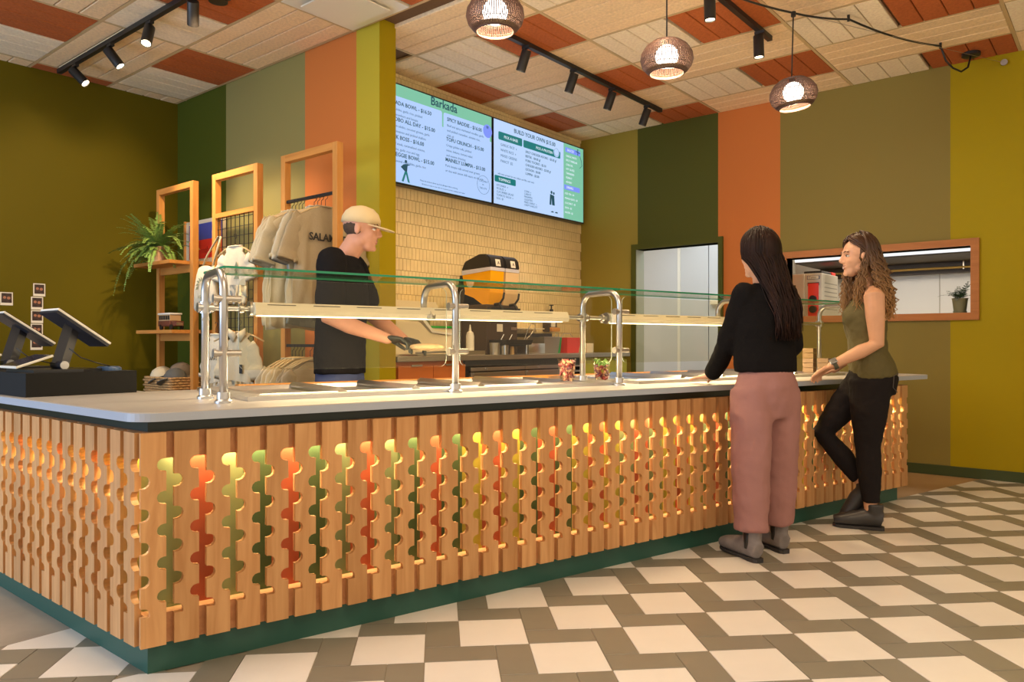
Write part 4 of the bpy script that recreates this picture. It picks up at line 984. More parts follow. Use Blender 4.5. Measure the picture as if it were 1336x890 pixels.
# potted plant on the sill
pp = thing('potted_palm', 'small dark green palm in a grey-green pot on the pass-through sill', 'potted plant', (-1.075, 7.10, 1.318))
bm = BM(); box(bm, (PX0, YB + .02, 1.314), (PX1, YB + .30, 1.318)); bm.free()
bm = BM(); lathe(bm, [(0, 0), (.048, 0), (.05, .015), (.045, .017), (.057, .115), (.060, .115), (.060, .12), (.052, .12), (.05, .105), (0, .105)], (-1.085, 7.035, 1.3145), 24); obj('pot', bm, mat('grey_green_pot', (.21, .20, .10), .6), pp, 'auto')
def leaflet(bm, p, d, n, L, w, mi=0):
    s = d.cross(n).normalized(); a = bm.verts.new(p); b = bm.verts.new(p + d*L*.4 + s*w); c = bm.verts.new(p + d*L); e = bm.verts.new(p + d*L*.4 - s*w)
    f = bm.faces.new((a, b, c)); g = bm.faces.new((a, c, e)); f.material_index = g.material_index = mi
def frond(bm, base, az, L, elev, droop, nl=16, ll=.03, lw=.005, rng=random):
    e = R(elev); d = Vector((math.cos(az)*math.cos(e), math.sin(az)*math.cos(e), math.sin(e))); pts = [Vector(base)]
    for i in range(nl): pts.append(pts[-1] + d * (L / nl)); d = (d + Vector((0, 0, -droop / nl))).normalized()
    sweep(bm, pts, [.0022 * (1 - .7*i/nl) for i in range(nl+1)], 4, cap=False, mi=1)
    for i in range(2, nl + 1):
        d = (pts[i] - pts[i-1]).normalized(); side = d.cross(Vector((0, 0, 1))).normalized(); up = side.cross(d)
        s = max(.35, math.sin(math.pi * min(1, .18 + .80 * i/nl)) ** .7)
        for sg in (-1, 1):
            dd = (side*sg + d*.35 + up*rng.uniform(-.25, .15)).normalized(); leaflet(bm, pts[i], dd, up, ll * s * rng.uniform(.8, 1.15), lw * rng.uniform(.8, 1.2))
rg = random.Random(3); bm = BM()
for k in range(16): frond(bm, Vector((-1.085, 7.035, 1.42)), rg.uniform(0, 6.28), rg.uniform(.10, .17), rg.uniform(25, 80), rg.uniform(.6, 1.4), 8, .045, .006, rg)
tag(obj('fronds', bm, [mat('palm_leaf', (.02, .05, .015), .5), bpy.data.materials['palm_leaf']], pp), kind='stuff')
# corridor behind the doorway: cooler panels
for k, (x0_, x1_, m_) in enumerate(((-5.2, -4.53, 'cooler_white'), (-4.49, -4.11, 'cooler_white'), (-4.10, -3.0, 'cooler_white'))):
    if 'cooler_white' not in bpy.data.materials: mat('cooler_white', (.66, .68, .70), .3, .2)
    bm = BM(); box(bm, (x0_, 8.86, .02), (x1_, 8.90, 2.55), bevel=.004); obj('cooler_panel', bm, bpy.data.materials['cooler_white'], bpy.data.objects['wall_corridor'])
bm = BM(); box(bm, (-4.53, 8.855, .02), (-4.49, 8.885, 2.55)); obj('panel_joint', bm, M['white'], bpy.data.objects['wall_corridor'])
bm = BM(); box(bm, (-4.06, 8.80, 1.55), (-3.9, 8.86, 1.66), bevel=.005); put('wall_switch_box', 'small cream box on the cooler wall seen through the doorway', 'box', bm, cream_b)

# ================================================================== DISPLAY FRAMES
YD = 3.10; TB = .05
def dframe(label, x0, x1, extra=None):
    f = thing('display_frame', label, 'display frame', (x0, YD, 0), 'tall orange wood display frames')
    for xa in (x0, x1 - TB):
        bm = BM(); box(bm, (xa, YD, 0), (xa + TB, YD + TB, 2.40), bevel=.002); obj('upright', bm, M['frame_wood'], f)
    bm = BM(); box(bm, (x0 + TB, YD, 2.40 - TB), (x1 - TB, YD + TB, 2.40), bevel=.002); obj('top_beam', bm, M['frame_wood_h'], f); return f
f1 = dframe('left wooden display frame with shelves holding a fern', -6.55, -5.92)
f2 = dframe('middle wooden display frame with a black wire grid', -5.62, -4.98)
f3 = dframe('right wooden display frame with clothes rails', -4.68, -4.04)
shz = {}
for z, y0 in ((1.745, 2.93), (1.18, 2.95), (.56, 2.93)):
    bm = BM(); box(bm, (-6.60, y0, z - .028), (-5.97, YD - .001, z)); box(bm, (-6.495, YD - .001, z - .028), (-5.975, YF - .01, z)); box(bm, (-5.97, YD + TB + .002, z - .028), (-5.90, YF - .01, z)); obj('shelf', bm, M['frame_wood_h'], f1)
    bm = BM(); box(bm, (-6.50, YD + .01, z - .09), (-5.97, YD + .03, z - .028)); o = obj('shelf_support', bm, M['frame_wood_h'], f1)
for z in (2.052,):
    bm = BM(); box(bm, (-5.57, YD, z), (-5.03, YD + .04, z + .035)); obj('cross_beam', bm, M['frame_wood_h'], f2)
bm = BM()
for k in range(9): box(bm, (-5.555 + .062*k, YD + .012, .5), (-5.551 + .062*k, YD + .017, 2.052))
for k in range(22): box(bm, (-5.57, YD + .017, 2.03 - .070*k), (-5.03, YD + .022, 2.034 - .070*k))
tag(obj('wire_grid', bm, M['black'], f2), kind='stuff')
for z in (2.068, 1.052):
    bm = BM(); box(bm, (-4.63, YD + .012, z - .008), (-4.09, YD + .030, z + .012)); obj('clothes_rail', bm, M['black'], f3)
# ---- garments
def cloth(name, c, b=.35): return mat(name, c, .85, bump=b, bscale=35)
G = dict(cream=cloth('cream_cotton', (.70, .60, .40)), tan=cloth('tan_cotton', (.42, .34, .22)), grey=cloth('grey_beige_cotton', (.60, .54, .40)), white=cloth('white_cotton', (.70, .64, .49)), dgrey=cloth('dark_grey_cotton', (.12, .12, .11)), bluegrey=cloth('blue_grey_cotton', (.30, .32, .30)))
def tee_bm(w, L, sl=.24, th=.013, seed=0, fold=.010, collar=False, flare=1.04):
    """t-shirt hanging from a hanger: x across, y thickness, z down from 0 at the neck"""
    rg = random.Random(seed); bm = BM(); n = 40; ph = rg.uniform(0, 6)
    rows = [(0, .075, .5), (-.018, .10, .7), (-.045, w*.30, .9), (-.075, w*.42, 1), (-.11, w*.49, 1.1), (-.18, w*.47, 1.2), (-.30, w*.475, 1.2), (-.45, w*.48, 1.2), (-L*.8, w*.49*flare, 1.2), (-L, w*.50*flare, 1.2)]
    fine = []
    for (z0, a0, b0), (z1, a1, b1) in zip(rows, rows[1:]):
        m = max(1, int((z0 - z1) / .035))
        for q in range(m): t = q / m; fine.append((z0 + (z1-z0)*t, a0 + (a1-a0)*t, b0 + (b1-b0)*t))
    fine.append(rows[-1]); prev = None; n = 56
    for i, (z, rx, ty) in enumerate(fine):
        v = min(1, max(0, (-z - .08) / (L*.7))); ring = []
        for k in range(n):
            a = 2*math.pi*k/n; ca, sa = math.cos(a), math.sin(a)
            x = rx * math.copysign(abs(ca)**.85, ca) + .006*v*math.sin(z*30 + ph)
            w_ = math.sin(x*38 + ph + z*5) + .6*math.sin(x*71 - z*9 + ph*2) + .4*noise.noise(Vector((x*14, z*9, seed)))
            y = th * ty * math.copysign(abs(sa)**.6, sa) + fold * (.25 + v) * w_
            ring.append(bm.verts.new((x, y, z + .014*v*math.sin(x*11 + ph))))
        if prev:
            for k in range(n): bm.faces.new((prev[k], prev[(k+1) % n], ring[(k+1) % n], ring[k]))
        prev = ring
    bm.faces.new(prev[::-1])
    for s in (-1, 1):
        m = 10; pts = []; r1 = []; r2 = []
        for q in range(m + 1):
            t = q/m; x = w*.38 + (w*.20 + .01) * (t**.7); z = -.085 - (.05 + sl) * 1.05 * t**1.15
            pts.append((s*x, .006*math.sin(q*1.7 + ph), z)); r1.append((.050 + .030*t + .004*math.sin(q*2.1 + ph))); r2.append(.011 + .010*t + .004*math.sin(q*1.3 + ph*3))
        vs = sweep(bm, pts, r1, 22, ry=r2, up=Vector((0, 1, 0)), cap=False)
        last = vs[-22:]; inner = [bm.verts.new(v.co * .999 + Vector((0, 0, .03))) for v in last]
        for k in range(22): bm.faces.new((last[k], last[(k+1) % 22], inner[(k+1) % 22], inner[k]))
        bm.faces.new(inner); bm.faces.new(vs[:22][::-1])
    if collar:
        for s in (-1, 1): prism(bm, [(0, -.01), (s*.075, .03), (s*.085, -.01), (s*.03, -.075)][::1 if s > 0 else -1], -.03, -.022, basis((0, 0, 0), (1, 0, 0), (0, 0, 1), (0, 1, 0)))
    else: sweep(bm, [(.078*math.cos(2*math.pi*k/18), .014*math.sin(2*math.pi*k/18), .0) for k in range(18)], .006, 6, closed=True)
    return bm
HW = mat('pale_hanger_wood', (.72, .52, .26), .45)
hang_me = None
def hanger(loc, rz, label, group, sc=1):
    t = thing('clothes_hanger', label, 'hanger', loc, group, rz)
    global hang_me
    if hang_me is None:
        bm = BM(); sweep(bm, [(-.20, 0, -.095), (-.12, 0, -.055), (-.04, 0, -.03), (0, 0, -.026), (.04, 0, -.03), (.12, 0, -.055), (.20, 0, -.095)], [.007, .010, .012, .013, .012, .010, .007], 8, ry=[.006]*7); 
        a = obj('hanger_bar', bm, HW, None, True); bm = BM(); sweep(bm, [(0, 0, -.03), (0, 0, .02), (.014, 0, .030), (.020, 0, .046), (.012, 0, .062), (-.004, 0, .064), (-.014, 0, .052)], .0022, 6, up=Vector((0, 1, 0))); b = obj('hook', bm, M['black'], None, True)
        hang_me = (a.data, b.data); COL.objects.unlink(a); COL.objects.unlink(b); bpy.data.objects.remove(a); bpy.data.objects.remove(b)
    for nm, me in (('hanger_bar', hang_me[0]), ('hook', hang_me[1])):
        o = bpy.data.objects.new(nm, me); COL.objects.link(o); o.parent = t
    return t
def shirt(label, loc, rz, m, w=.46, L=.66, group=None, seed=0, cat='shirt', name='tshirt', **k):
    bm = tee_bm(w, L, seed=seed, **k); o = obj(name, bm, m, None, True, world=False); o.location = loc; o.rotation_euler = (0, 0, rz); return tag(o, label, cat, group)
# upper rail of the right frame: nearer bunch and farther bunch, facing +X
YH = YD + .02
grp = 'shirts on the upper rail'
s_ = shirt('taupe t-shirt printed SALAMAT at the front of the upper rail', (-4.19, YH, 1.985), R(90), G['tan'], .50, .72, grp, 1)
txt('print_text', 'SALAMAT', .068, basis((0, 0, 0), (1, 0, 0), (0, 0, 1), (0, -1, 0)), mat('print_ink', (.03, .03, .03), .8), s_)
tp = s_.children[0]; tp.matrix_local = basis((-.155, -.036, -.235), (1, 0, 0), (0, 0, 1), (0, -1, 0)); tp.data.offset = .002
hanger((-4.19, YH, 2.015), R(90), 'wooden hanger holding the taupe printed shirt', 'hangers on the upper rail')
for k, (x, mm, L) in enumerate(((-4.235, 'grey', .74), (-4.275, 'bluegrey', .80), (-4.315, 'grey', .80))):
    shirt(('first', 'second', 'third')[k] + ' grey-beige t-shirt behind the taupe printed shirt on the upper rail', (x, YH + .01*k - .02, 1.985), R(90 + 4*k), G[mm], .50, L, 'grey-beige shirts on the upper rail', 5 + k)
    hanger((x, YH, 2.015), R(90 + 3*k), ('first', 'second', 'third')[k] + ' hanger behind the hanger of the taupe printed shirt', 'nearer hangers on the upper rail')
for k, (x, L) in enumerate(((-4.45, .80), (-4.49, .82), (-4.53, .80), (-4.57, .78))):
    shirt(('rightmost', 'second from right', 'third from right', 'leftmost')[k] + ' cream t-shirt of the left bunch on the upper rail', (x, YH - .015, 1.985), R(90 + 3*k - 3), G['cream'], .46, L, 'cream shirts on the upper rail', 15 + k)
    hanger((x, YH, 2.015), R(90 + 3*k - 3), ('rightmost', 'second from right', 'third from right', 'leftmost')[k] + ' hanger of the left bunch on the upper rail', 'farther hangers on the upper rail')
for k, x in enumerate((-4.57, -4.53, -4.49, -4.45)):
    shirt(('leftmost', 'second from left', 'third from left', 'fourth from left')[k] + ' cream top on the lower rail of the right frame', (x, YH - .01, .965), R(90 + 3*k), G['cream'] if k else G['grey'], .46, .60, 'tops on the lower rail', 25 + k); hanger((x, YH, .998), R(90 + 3*k), ('leftmost', 'second from left', 'third from left', 'fourth from left')[k] + ' hanger on the lower clothes rail', 'left hangers on the lower rail')
for k, x in enumerate((-4.36, -4.32, -4.28)):
    shirt(('leftmost', 'middle', 'rightmost')[k] + ' of the three tan tops on the lower rail', (x, YH, .955), R(92 - 3*k), G['tan'], .46, .60, 'tan tops on the lower rail', 35 + k); hanger((x, YH, .998), R(92 - 3*k), ('leftmost', 'middle', 'rightmost')[k] + ' hanger holding the tan tops on the lower rail', 'right hangers on the lower rail')
# on the wire grid: tote, small tee, printed tee, polo
tote = thing('tote_bag', 'cream canvas tote bag with a leaf print hanging at the left of the wire grid', 'bag', (-5.585, 3.03, 1.52))
bm = BM(); n = 12
rows = [(1.665, .115, .012), (1.62, .125, .028), (1.5, .15, .04), (1.36, .17, .03), (1.335, .168, .012)]; prev = None
for z, rx, ry in rows:
    ring = [bm.verts.new((-5.60 + rx*math.copysign(abs(math.cos(a))**.5, math.cos(a)), 3.04 + ry*math.copysign(abs(math.sin(a))**.7, math.sin(a)), z + .01*math.sin(a*3))) for a in [2*math.pi*k/28 for k in range(28)]]
    if prev:
        for k in range(28): bm.faces.new((prev[k], prev[(k+1)%28], ring[(k+1)%28], ring[k]))
    else: bm.faces.new(ring)
    prev = ring
bm.faces.new(prev); obj('bag_body', bm, G['white'], tote, True)
bm = BM(); sweep(bm, [(-5.66, 3.04, 1.66), (-5.62, 3.06, 1.76), (-5.50, 3.085, 1.90), (-5.47, 3.09, 1.90), (-5.52, 3.05, 1.66)], .012, 8, ry=.004); obj('strap', bm, G['white'], tote, True)
bm = BM()
for k in range(7):
    a = R(20 + 24*k); leaflet(bm, Vector((-5.59 + .05*math.cos(a), 2.993, 1.50 + .05*math.sin(a))), Vector((math.cos(a + .9), 0, math.sin(a + .9))), Vector((0, 1, 0)), .05, .012)
obj('leaf_print', bm, mat('faded_green_print', (.22, .26, .18), .8), tote); txt('print_text', 'AGAHN', .035, basis((-5.64, 2.992, 1.42), (1, 0, 0), (0, 0, 1), (0, -1, 0)), bpy.data.materials['faded_green_print'], tote)
s_ = shirt('small white t-shirt with a pine tree print on the wire grid', (-5.215, 3.06, 1.80), R(8), G['white'], .30, .38, None, 51, sl=.12, th=.018)
bm = BM(); 
for k in range(4): prism(bm, [(.05 - .018 - .004*k, -.16 - .03*k), (.05 + .018 + .004*k, -.16 - .03*k), (.05, -.12 - .03*k)], .028, .030, basis((0, 0, 0), (1, 0, 0), (0, 0, 1), (0, -1, 0)))
o = obj('tree_print', bm, bpy.data.materials['faded_green_print'], s_, world=False)
bm = BM(); box(bm, (-.10, -.030, -.17), (-.07, -.028, -.145)); obj('brown_patch', bm, brn, s_, world=False)
hanger((-5.215, 3.06, 1.83), R(8), 'hanger of the small white pine tree t-shirt', 'hangers on the wire grid')
s_ = shirt('cream t-shirt printed SALAMAT hanging low on the wire grid', (-5.47, 3.05, 1.14), R(0), G['white'], .27, .46, None, 52, sl=.20)
txt('print_text', 'SALAMAT', .042, basis((0, 0, 0), (1, 0, 0), (0, 0, 1), (0, -1, 0)), bpy.data.materials['print_ink'], s_); s_.children[0].matrix_local = basis((-.10, -.034, -.20), (1, 0, 0), (0, 0, 1), (0, -1, 0))
hanger((-5.47, 3.05, 1.17), R(0), 'hanger of the cream printed t-shirt low on the grid', 'hangers on the wire grid')
s_ = shirt('cream open-collar shirt hanging low right on the wire grid', (-5.06, 3.0, 1.15), R(20), G['cream'], .25, .44, None, 53, sl=.20, collar=True, name='collared_shirt')
bm = BM(); box(bm, (.03, -.034, -.30), (.055, -.032, -.235)); obj('figure_print', bm, bpy.data.materials['print_ink'], s_, world=False)
hanger((-5.06, 3.0, 1.18), R(28), 'hanger of the open-collar shirt', 'hangers on the wire grid')
# ---- fern
fern = thing('potted_fern', 'green fern in a terracotta pot on the top shelf of the left frame', 'potted plant', (-6.34, 3.02, 1.745))
bm = BM(); lathe(bm, [(0, 0), (.058, 0), (.080, .125), (.080, .135), (.072, .135), (.07, .115), (0, .115)], (-6.34, 3.02, 1.7455), 28); obj('pot', bm, mat('terracotta', (.55, .33, .18), .7), fern, 'auto')
rg = random.Random(11); bm = BM(); b0 = Vector((-6.34, 3.02, 1.86))
for k in range(64):
    az = rg.uniform(0, 6.28)
    if math.sin(az) > .2 and rg.random() < .6: az = -az
    frond(bm, b0 + Vector((rg.uniform(-.03, .03), rg.uniform(-.03, .03), 0)), az, rg.uniform(.20, .38), rg.uniform(5, 75), rg.uniform(.8, 2.2), 20, .040, .0085, rg)
for az, L, el, dr in ((2.9, .52, 62, 1.2), (3.6, .50, 20, .8), (.2, .44, 55, 1.3), (.0, .46, 50, 2.2), (4.3, .55, 10, 2.8), (4.0, .60, 15, 3.0), (3.3, .50, 5, 1.3), (4.6, .50, 5, 3.0), (5.6, .40, 20, 2.4), (2.7, .45, 70, .9), (.5, .42, 40, 1.6)): frond(bm, b0, az, L, el, dr, 28, .040, .0085, rg)
tag(obj('fronds', bm, [mat('fern_leaf', (.20, .34, .07), .5, noise=.35, nscale=9), mat('fern_stem', (.16, .20, .05), .6)], fern), kind='stuff')
# ---- art on the shelf behind
ap = thing('painted_canvas', 'blue over red painted canvas leaning on the wall behind the left frame', 'painting', (-6.42, 3.42, 1.745))
bm = BM(); box(bm, (-6.70 + .02, 3.435, 1.752), (-6.05, 3.465, 2.17)); obj('canvas', bm, G['white'], ap)
bm = BM(); box(bm, (-6.62, 3.431, 1.99), (-6.06, 3.4352, 2.135)); obj('blue_field', bm, mat('flag_blue', (.055, .07, .36), .7), ap)
bm = BM(); box(bm, (-6.62, 3.431, 1.825), (-6.06, 3.4352, 1.99)); obj('red_field', bm, mat('flag_red', (.62, .03, .015), .7), ap)
bm = BM(); box(bm, (-6.70, 3.42, 1.747), (-6.68, 3.47, 2.18)); obj('side_strip', bm, M['frame_wood'], ap)
txt('script_lettering', 'mahal', .08, basis((-6.40, 3.4295, 1.87), (1, 0, 0), (0, 0, 1), (0, -1, 0)), mat('script_dark', (.35, .02, .01), .7), ap)
# ---- toy jeepney
tj = thing('toy_bus', 'small brown and white toy minibus on the middle shelf', 'toy bus', (-6.16, 3.05, 1.18)); tc = mat('toy_brown', (.16, .05, .03), .4); tcm = mat('toy_tan', (.62, .40, .20), .5)
bx0, by0, bz0 = -6.31, 3.0, 1.182
bm = BM(); box(bm, (bx0, by0, bz0 + .03), (bx0 + .20, by0 + .10, bz0 + .075), bevel=.004); box(bm, (bx0 + .20, by0 + .012, bz0 + .03), (bx0 + .27, by0 + .088, bz0 + .07), bevel=.006); obj('body', bm, tc, tj, 'auto')
bm = BM(); box(bm, (bx0 + .005, by0 + .004, bz0 + .075), (bx0 + .20, by0 + .096, bz0 + .125)); obj('cabin', bm, tcm, tj)
for k in range(5):
    bm = BM(); box(bm, (bx0 + .015 + .037*k, by0 + .001, bz0 + .083), (bx0 + .042 + .037*k, by0 + .005, bz0 + .118)); obj('window', bm, M['black_plastic'], tj)
bm = BM(); box(bm, (bx0 - .003, by0 - .003, bz0 + .125), (bx0 + .21, by0 + .103, bz0 + .140), bevel=.004); obj('roof', bm, M['white'], tj, 'auto')
for x_ in (.045, .215):
    for y_ in (0, .088):
        bm = BM(); cyl(bm, (bx0 + x_, by0 + y_, bz0 + .022), (bx0 + x_, by0 + y_ + .014, bz0 + .022), .022, 16); obj('wheel', bm, M['black'], tj, 'auto')
bm = BM(); box(bm, (bx0 + .268, by0 + .02, bz0 + .035), (bx0 + .275, by0 + .08, bz0 + .06)); obj('grille', bm, M['chrome'], tj)
# ---- basket with hats
bk = thing('wicker_basket', 'woven wicker basket holding caps on the bottom shelf of the left frame', 'basket', (-6.22, 3.06, .56))
wk = mat('wicker', (.52, .30, .12), .7, noise=.35, nscale=60); bm = BM(); x0, x1, y0, y1 = -6.42, -5.98, 2.95, 3.19
for r_ in range(11):
    z = .575 + .021 * r_; e = .0008 * r_; pts = []
    per = [(x0 - e, y0 - e), (x1 + e, y0 - e), (x1 + e, y1 + e), (x0 - e, y1 + e)]
    for k in range(4):
        a, b = Vector(per[k]), Vector(per[(k+1) % 4])
        nrm = Vector(((b - a).y, -(b - a).x)).normalized()
        for q_ in range(10): p = a.lerp(b, q_/10) + nrm * .006 * (1 if (q_ + r_) % 2 else -1); pts.append((p.x, p.y, z))
    sweep(bm, pts, .0105, 6, closed=True)
obj('weave', bm, wk, bk, True); bm = BM(); box(bm, (x0, y0, .561), (x1, y1, .575)); obj('bottom', bm, wk, bk)
def cap(label, loc, rz, m, m2):
    t = thing('cap', label, 'cap', loc, 'caps in the basket', rz); t.rotation_euler = (R(25), 0, rz); 
    bm = BM(); lathe(bm, [(.09, 0), (.092, .03), (.082, .07), (.055, .10), (.02, .112), (0, .113)], seg=24); obj('crown', bm, m, t, True, world=False)
    bm = BM(); prism(bm, [(.085*math.cos(R(a)), .085*math.sin(R(a))) for a in range(-50, 51, 10)] + [(.155*math.cos(R(a))*1.0, .10*math.sin(R(a))) for a in range(50, -51, -10)], 0, .005); obj('brim', bm, m2, t, world=False); return t
cap('cream cap with a dark striped brim in the wicker basket', (-6.30, 3.04, .765), R(-60), G['cream'], G['dgrey']); cap('grey cap at the back of the wicker basket', (-6.14, 3.12, .80), R(10), mat('grey_felt', (.20, .15, .10), .8), mat('grey_felt_brim', (.18, .14, .10), .8)); cap('black cap at the right of the wicker basket', (-6.06, 3.03, .755), R(-90), G['dgrey'], G['dgrey'])

# ================================================================== PHOTOS ON THE LEFT WALL
ph_d = mat('photo_dark', (.05, .03, .03), .3, noise=.5, nscale=30); ph_skin = mat('photo_skin', (.45, .20, .12), .4)
for k, (y, z, lab) in enumerate(((2.085, 1.425, 'instant photo alone at the far left of the wall'), (2.318, 1.508, 'topmost instant photo of the column on the left wall'), (2.302, 1.398, 'second instant photo from the top of the column'),
        (2.302, 1.288, 'third instant photo from the top of the column'), (2.300, 1.178, 'fourth instant photo from the top of the column'), (2.298, 1.068, 'lowest instant photo of the column on the left wall'))):
    t = thing('instant_photo', lab, 'photo', (XL, y, z), 'instant photos on the left wall')
    bm = BM(); box(bm, (XL, y - .044, z - .052), (XL + .002, y + .044, z + .052)); obj('white_border', bm, M['white'], t)
    bm = BM(); box(bm, (XL + .002, y - .036, z - .032), (XL + .0026, y + .036, z + .044)); obj('picture', bm, ph_d, t)
    bm = BM()
    for yy, zz, rr in ((y - .014, z + .010, .011), (y + .014, z + .006, .012)): cyl(bm, (XL + .0026, yy, zz), (XL + .0031, yy, zz), rr, 14)
    obj('faces', bm, ph_skin, t)
# ================================================================== THINGS ON THE COUNTER
def mix_cup(label, s, t_, top_green):
    c = P(s, t_, ZT + .016); t = thing('plastic_cup', label, 'cup', c, 'clear cups on the food well')
    bm = BM(); lathe(bm, [(0, 0), (.036, 0), (.050, .115), (.053, .118), (.053, .122), (.047, .122), (.046, .117), (.033, .004), (0, .004)], c, 24); obj('clear_wall', bm, M['glass'], t, True)
    rg = random.Random(int(s*100)); ms = [mat('cup_fill_%d' % k, col, .5) if 'cup_fill_%d' % k not in bpy.data.materials else bpy.data.materials['cup_fill_%d' % k] for k, col in enumerate(((.30, .05, .06), (.16, .05, .10), (.65, .38, .28), (.20, .42, .12)))]
    bm = BM()
    for k in range(90):
        z = rg.uniform(.008, .112); r = (.030 + .012*z/.11) * math.sqrt(rg.random()); a = rg.uniform(0, 6.28); p = c + Vector((r*math.cos(a), r*math.sin(a), z))
        mi = 3 if (top_green and z > .085) else rg.choice((0, 0, 1, 2)); Mr = Matrix.Translation(p) @ Euler((rg.uniform(0, 3), rg.uniform(0, 3), 0)).to_matrix().to_4x4()
        box(bm, (-.009, -.005, -.004), (.009, .005, .004), Mr, mi)
    tag(obj('filling', bm, ms, t), kind='stuff')
mix_cup('clear plastic cup of mixed red snacks standing free on the food well', 2.17, .50, False); mix_cup('clear plastic cup topped with green leaves beside the steel post', 2.42, .50, True)
for k in range(2):
    s, t_ = 4.34, .46; z = ZT + .018 + .0; 
    kb = mat('kraft_cup', (.17, .105, .055), .85) if 'kraft_cup' not in bpy.data.materials else bpy.data.materials['kraft_cup']
    st_ = thing('kraft_box_stack', ('tall stack of kraft paper bowls by the far guard post', 'shorter stack of kraft paper bowls in front of the tall stack')[k], 'bowls', P(s - .02*k, t_ - .06*k, z), 'kraft bowls on the counter')
    for j in range((5, 3)[k]):
        bm = BM(); c = P(s + (.02 if k else 0), t_ - (.10 if k else 0), z + .034*j); 
        prism(bm, [(c.x + .036*q[0], c.y + .036*q[1]) for q in ((-1,-1),(1,-1),(1,1),(-1,1))], c.z, c.z + .031); obj('bowl', bm, kb, st_)
# ================================================================== PEOPLE
skin_a = mat('skin_light', (.66, .36, .235), .45, noise=.06, nscale=14, sss=.0)
skin_b = mat('skin_warm', (.68, .37, .225), .45, noise=.05, nscale=14)
skin_c = mat('skin_ruddy', (.60, .30, .20), .5, noise=.06, nscale=14)
eye_w = mat('eye_white', (.75, .72, .68), .25); eye_d = mat('eye_dark', (.05, .03, .02), .2); lip_m = mat('lip', (.46, .19, .14), .5); teeth_m = mat('teeth', (.85, .82, .76), .3)
tex = bpy.data.textures.new('wrinkle', 'CLOUDS'); tex.noise_scale = .09; tex.noise_depth = 2
tex2 = bpy.data.textures.new('wrinkle_fine', 'CLOUDS'); tex2.noise_scale = .045; tex2.noise_depth = 2
def finish(o, voxel, smooth=3, disp=0, t=None):
    m = o.modifiers.new('remesh', 'REMESH'); m.mode = 'VOXEL'; m.voxel_size = voxel; m.use_smooth_shade = True
    if smooth: s = o.modifiers.new('smooth', 'SMOOTH'); s.iterations = smooth; s.factor = .5
    if disp:
        d = o.modifiers.new('folds', 'DISPLACE'); d.texture = t or tex; d.strength = disp; d.mid_level = .5; d.texture_coords = 'LOCAL'
    return o
def ell(bm, c, r, M3=None, seg=20):
    Mx = Matrix.Translation(c) @ (M3.to_4x4() if M3 else Matrix.Identity(4)) @ Matrix.Diagonal((*r, 1))
    return bmesh.ops.create_uvsphere(bm, u_segments=seg, v_segments=seg//2 + 2, radius=1, matrix=Mx)['verts']
def limb(bm, pts, r, ry=None, seg=16, up=Vector((0, 0, 1))):
    sweep(bm, pts, r, seg, ry=ry, up=up)
    for k in (0, -1): q = (r if isinstance(r, (list, tuple)) else [r, r])[k]; bmesh.ops.create_uvsphere(bm, u_segments=14, v_segments=10, radius=q * .97, matrix=Matrix.Translation(pts[k]))
def lerp(a, b, t): return Vector(a).lerp(Vector(b), t)
def hand(bm, w, d, n, thumb, curl=(15, 20, 15), sc=1.0, spread=.10, tcurl=15, fl=1.0):
    """wrist, direction, palm normal, thumb side (+1/-1 along d x n), finger curls in degrees"""
    w = Vector(w); d = Vector(d).normalized(); n = Vector(n); n = (n - d * n.dot(d)).normalized(); s = d.cross(n).normalized()
    k = w + d * .085 * sc
    sweep(bm, [w - d*.03*sc, w + d * .012*sc, w + d*.045*sc, k], [.024*sc, .027*sc, .037*sc, .039*sc], 14, ry=[.019*sc, .016*sc, .0155*sc, .0125*sc], up=n)
    for i, (off, L) in enumerate(((.029, .072), (.010, .080), (-.010, .074), (-.028, .058))):
        off *= thumb; L *= sc * fl
        p = k + s * off * sc - d * .012*sc; dd = (d + s * off * spread * 30 * .1 / .1 * .25).normalized(); pts = [p]; rr = [.0095*sc]; cur = 0
        for j, fr in enumerate((.46, .30, .24)):
            cur += R(curl[j] * (1 + .12 * i)); v = dd * math.cos(cur) + n * math.sin(cur)
            q = pts[-1] + v * (L * fr + (.012*sc if j == 0 else 0)); pts.append(q); rr.append((.0088, .008, .0065)[j] * sc)
        sweep(bm, pts, rr, 10, up=s); ell(bm, pts[-1], (.0066*sc,)*3, seg=10)
    p = w + d * .022*sc + s * thumb * .022*sc; v1 = (d * .72 + s * thumb * .62 + n * .25).normalized(); v2 = (v1 + d*.35 + n * math.sin(R(tcurl))).normalized()
    q1 = p + v1 * .042*sc; q2 = q1 + v2 * .030*sc; q3 = q2 + v2 * .022*sc
    sweep(bm, [p - v1*.01, q1, q2, q3], [.0145*sc, .0115*sc, .0100*sc, .0075*sc], 10); ell(bm, q3, (.0074*sc,)*3, seg=10)
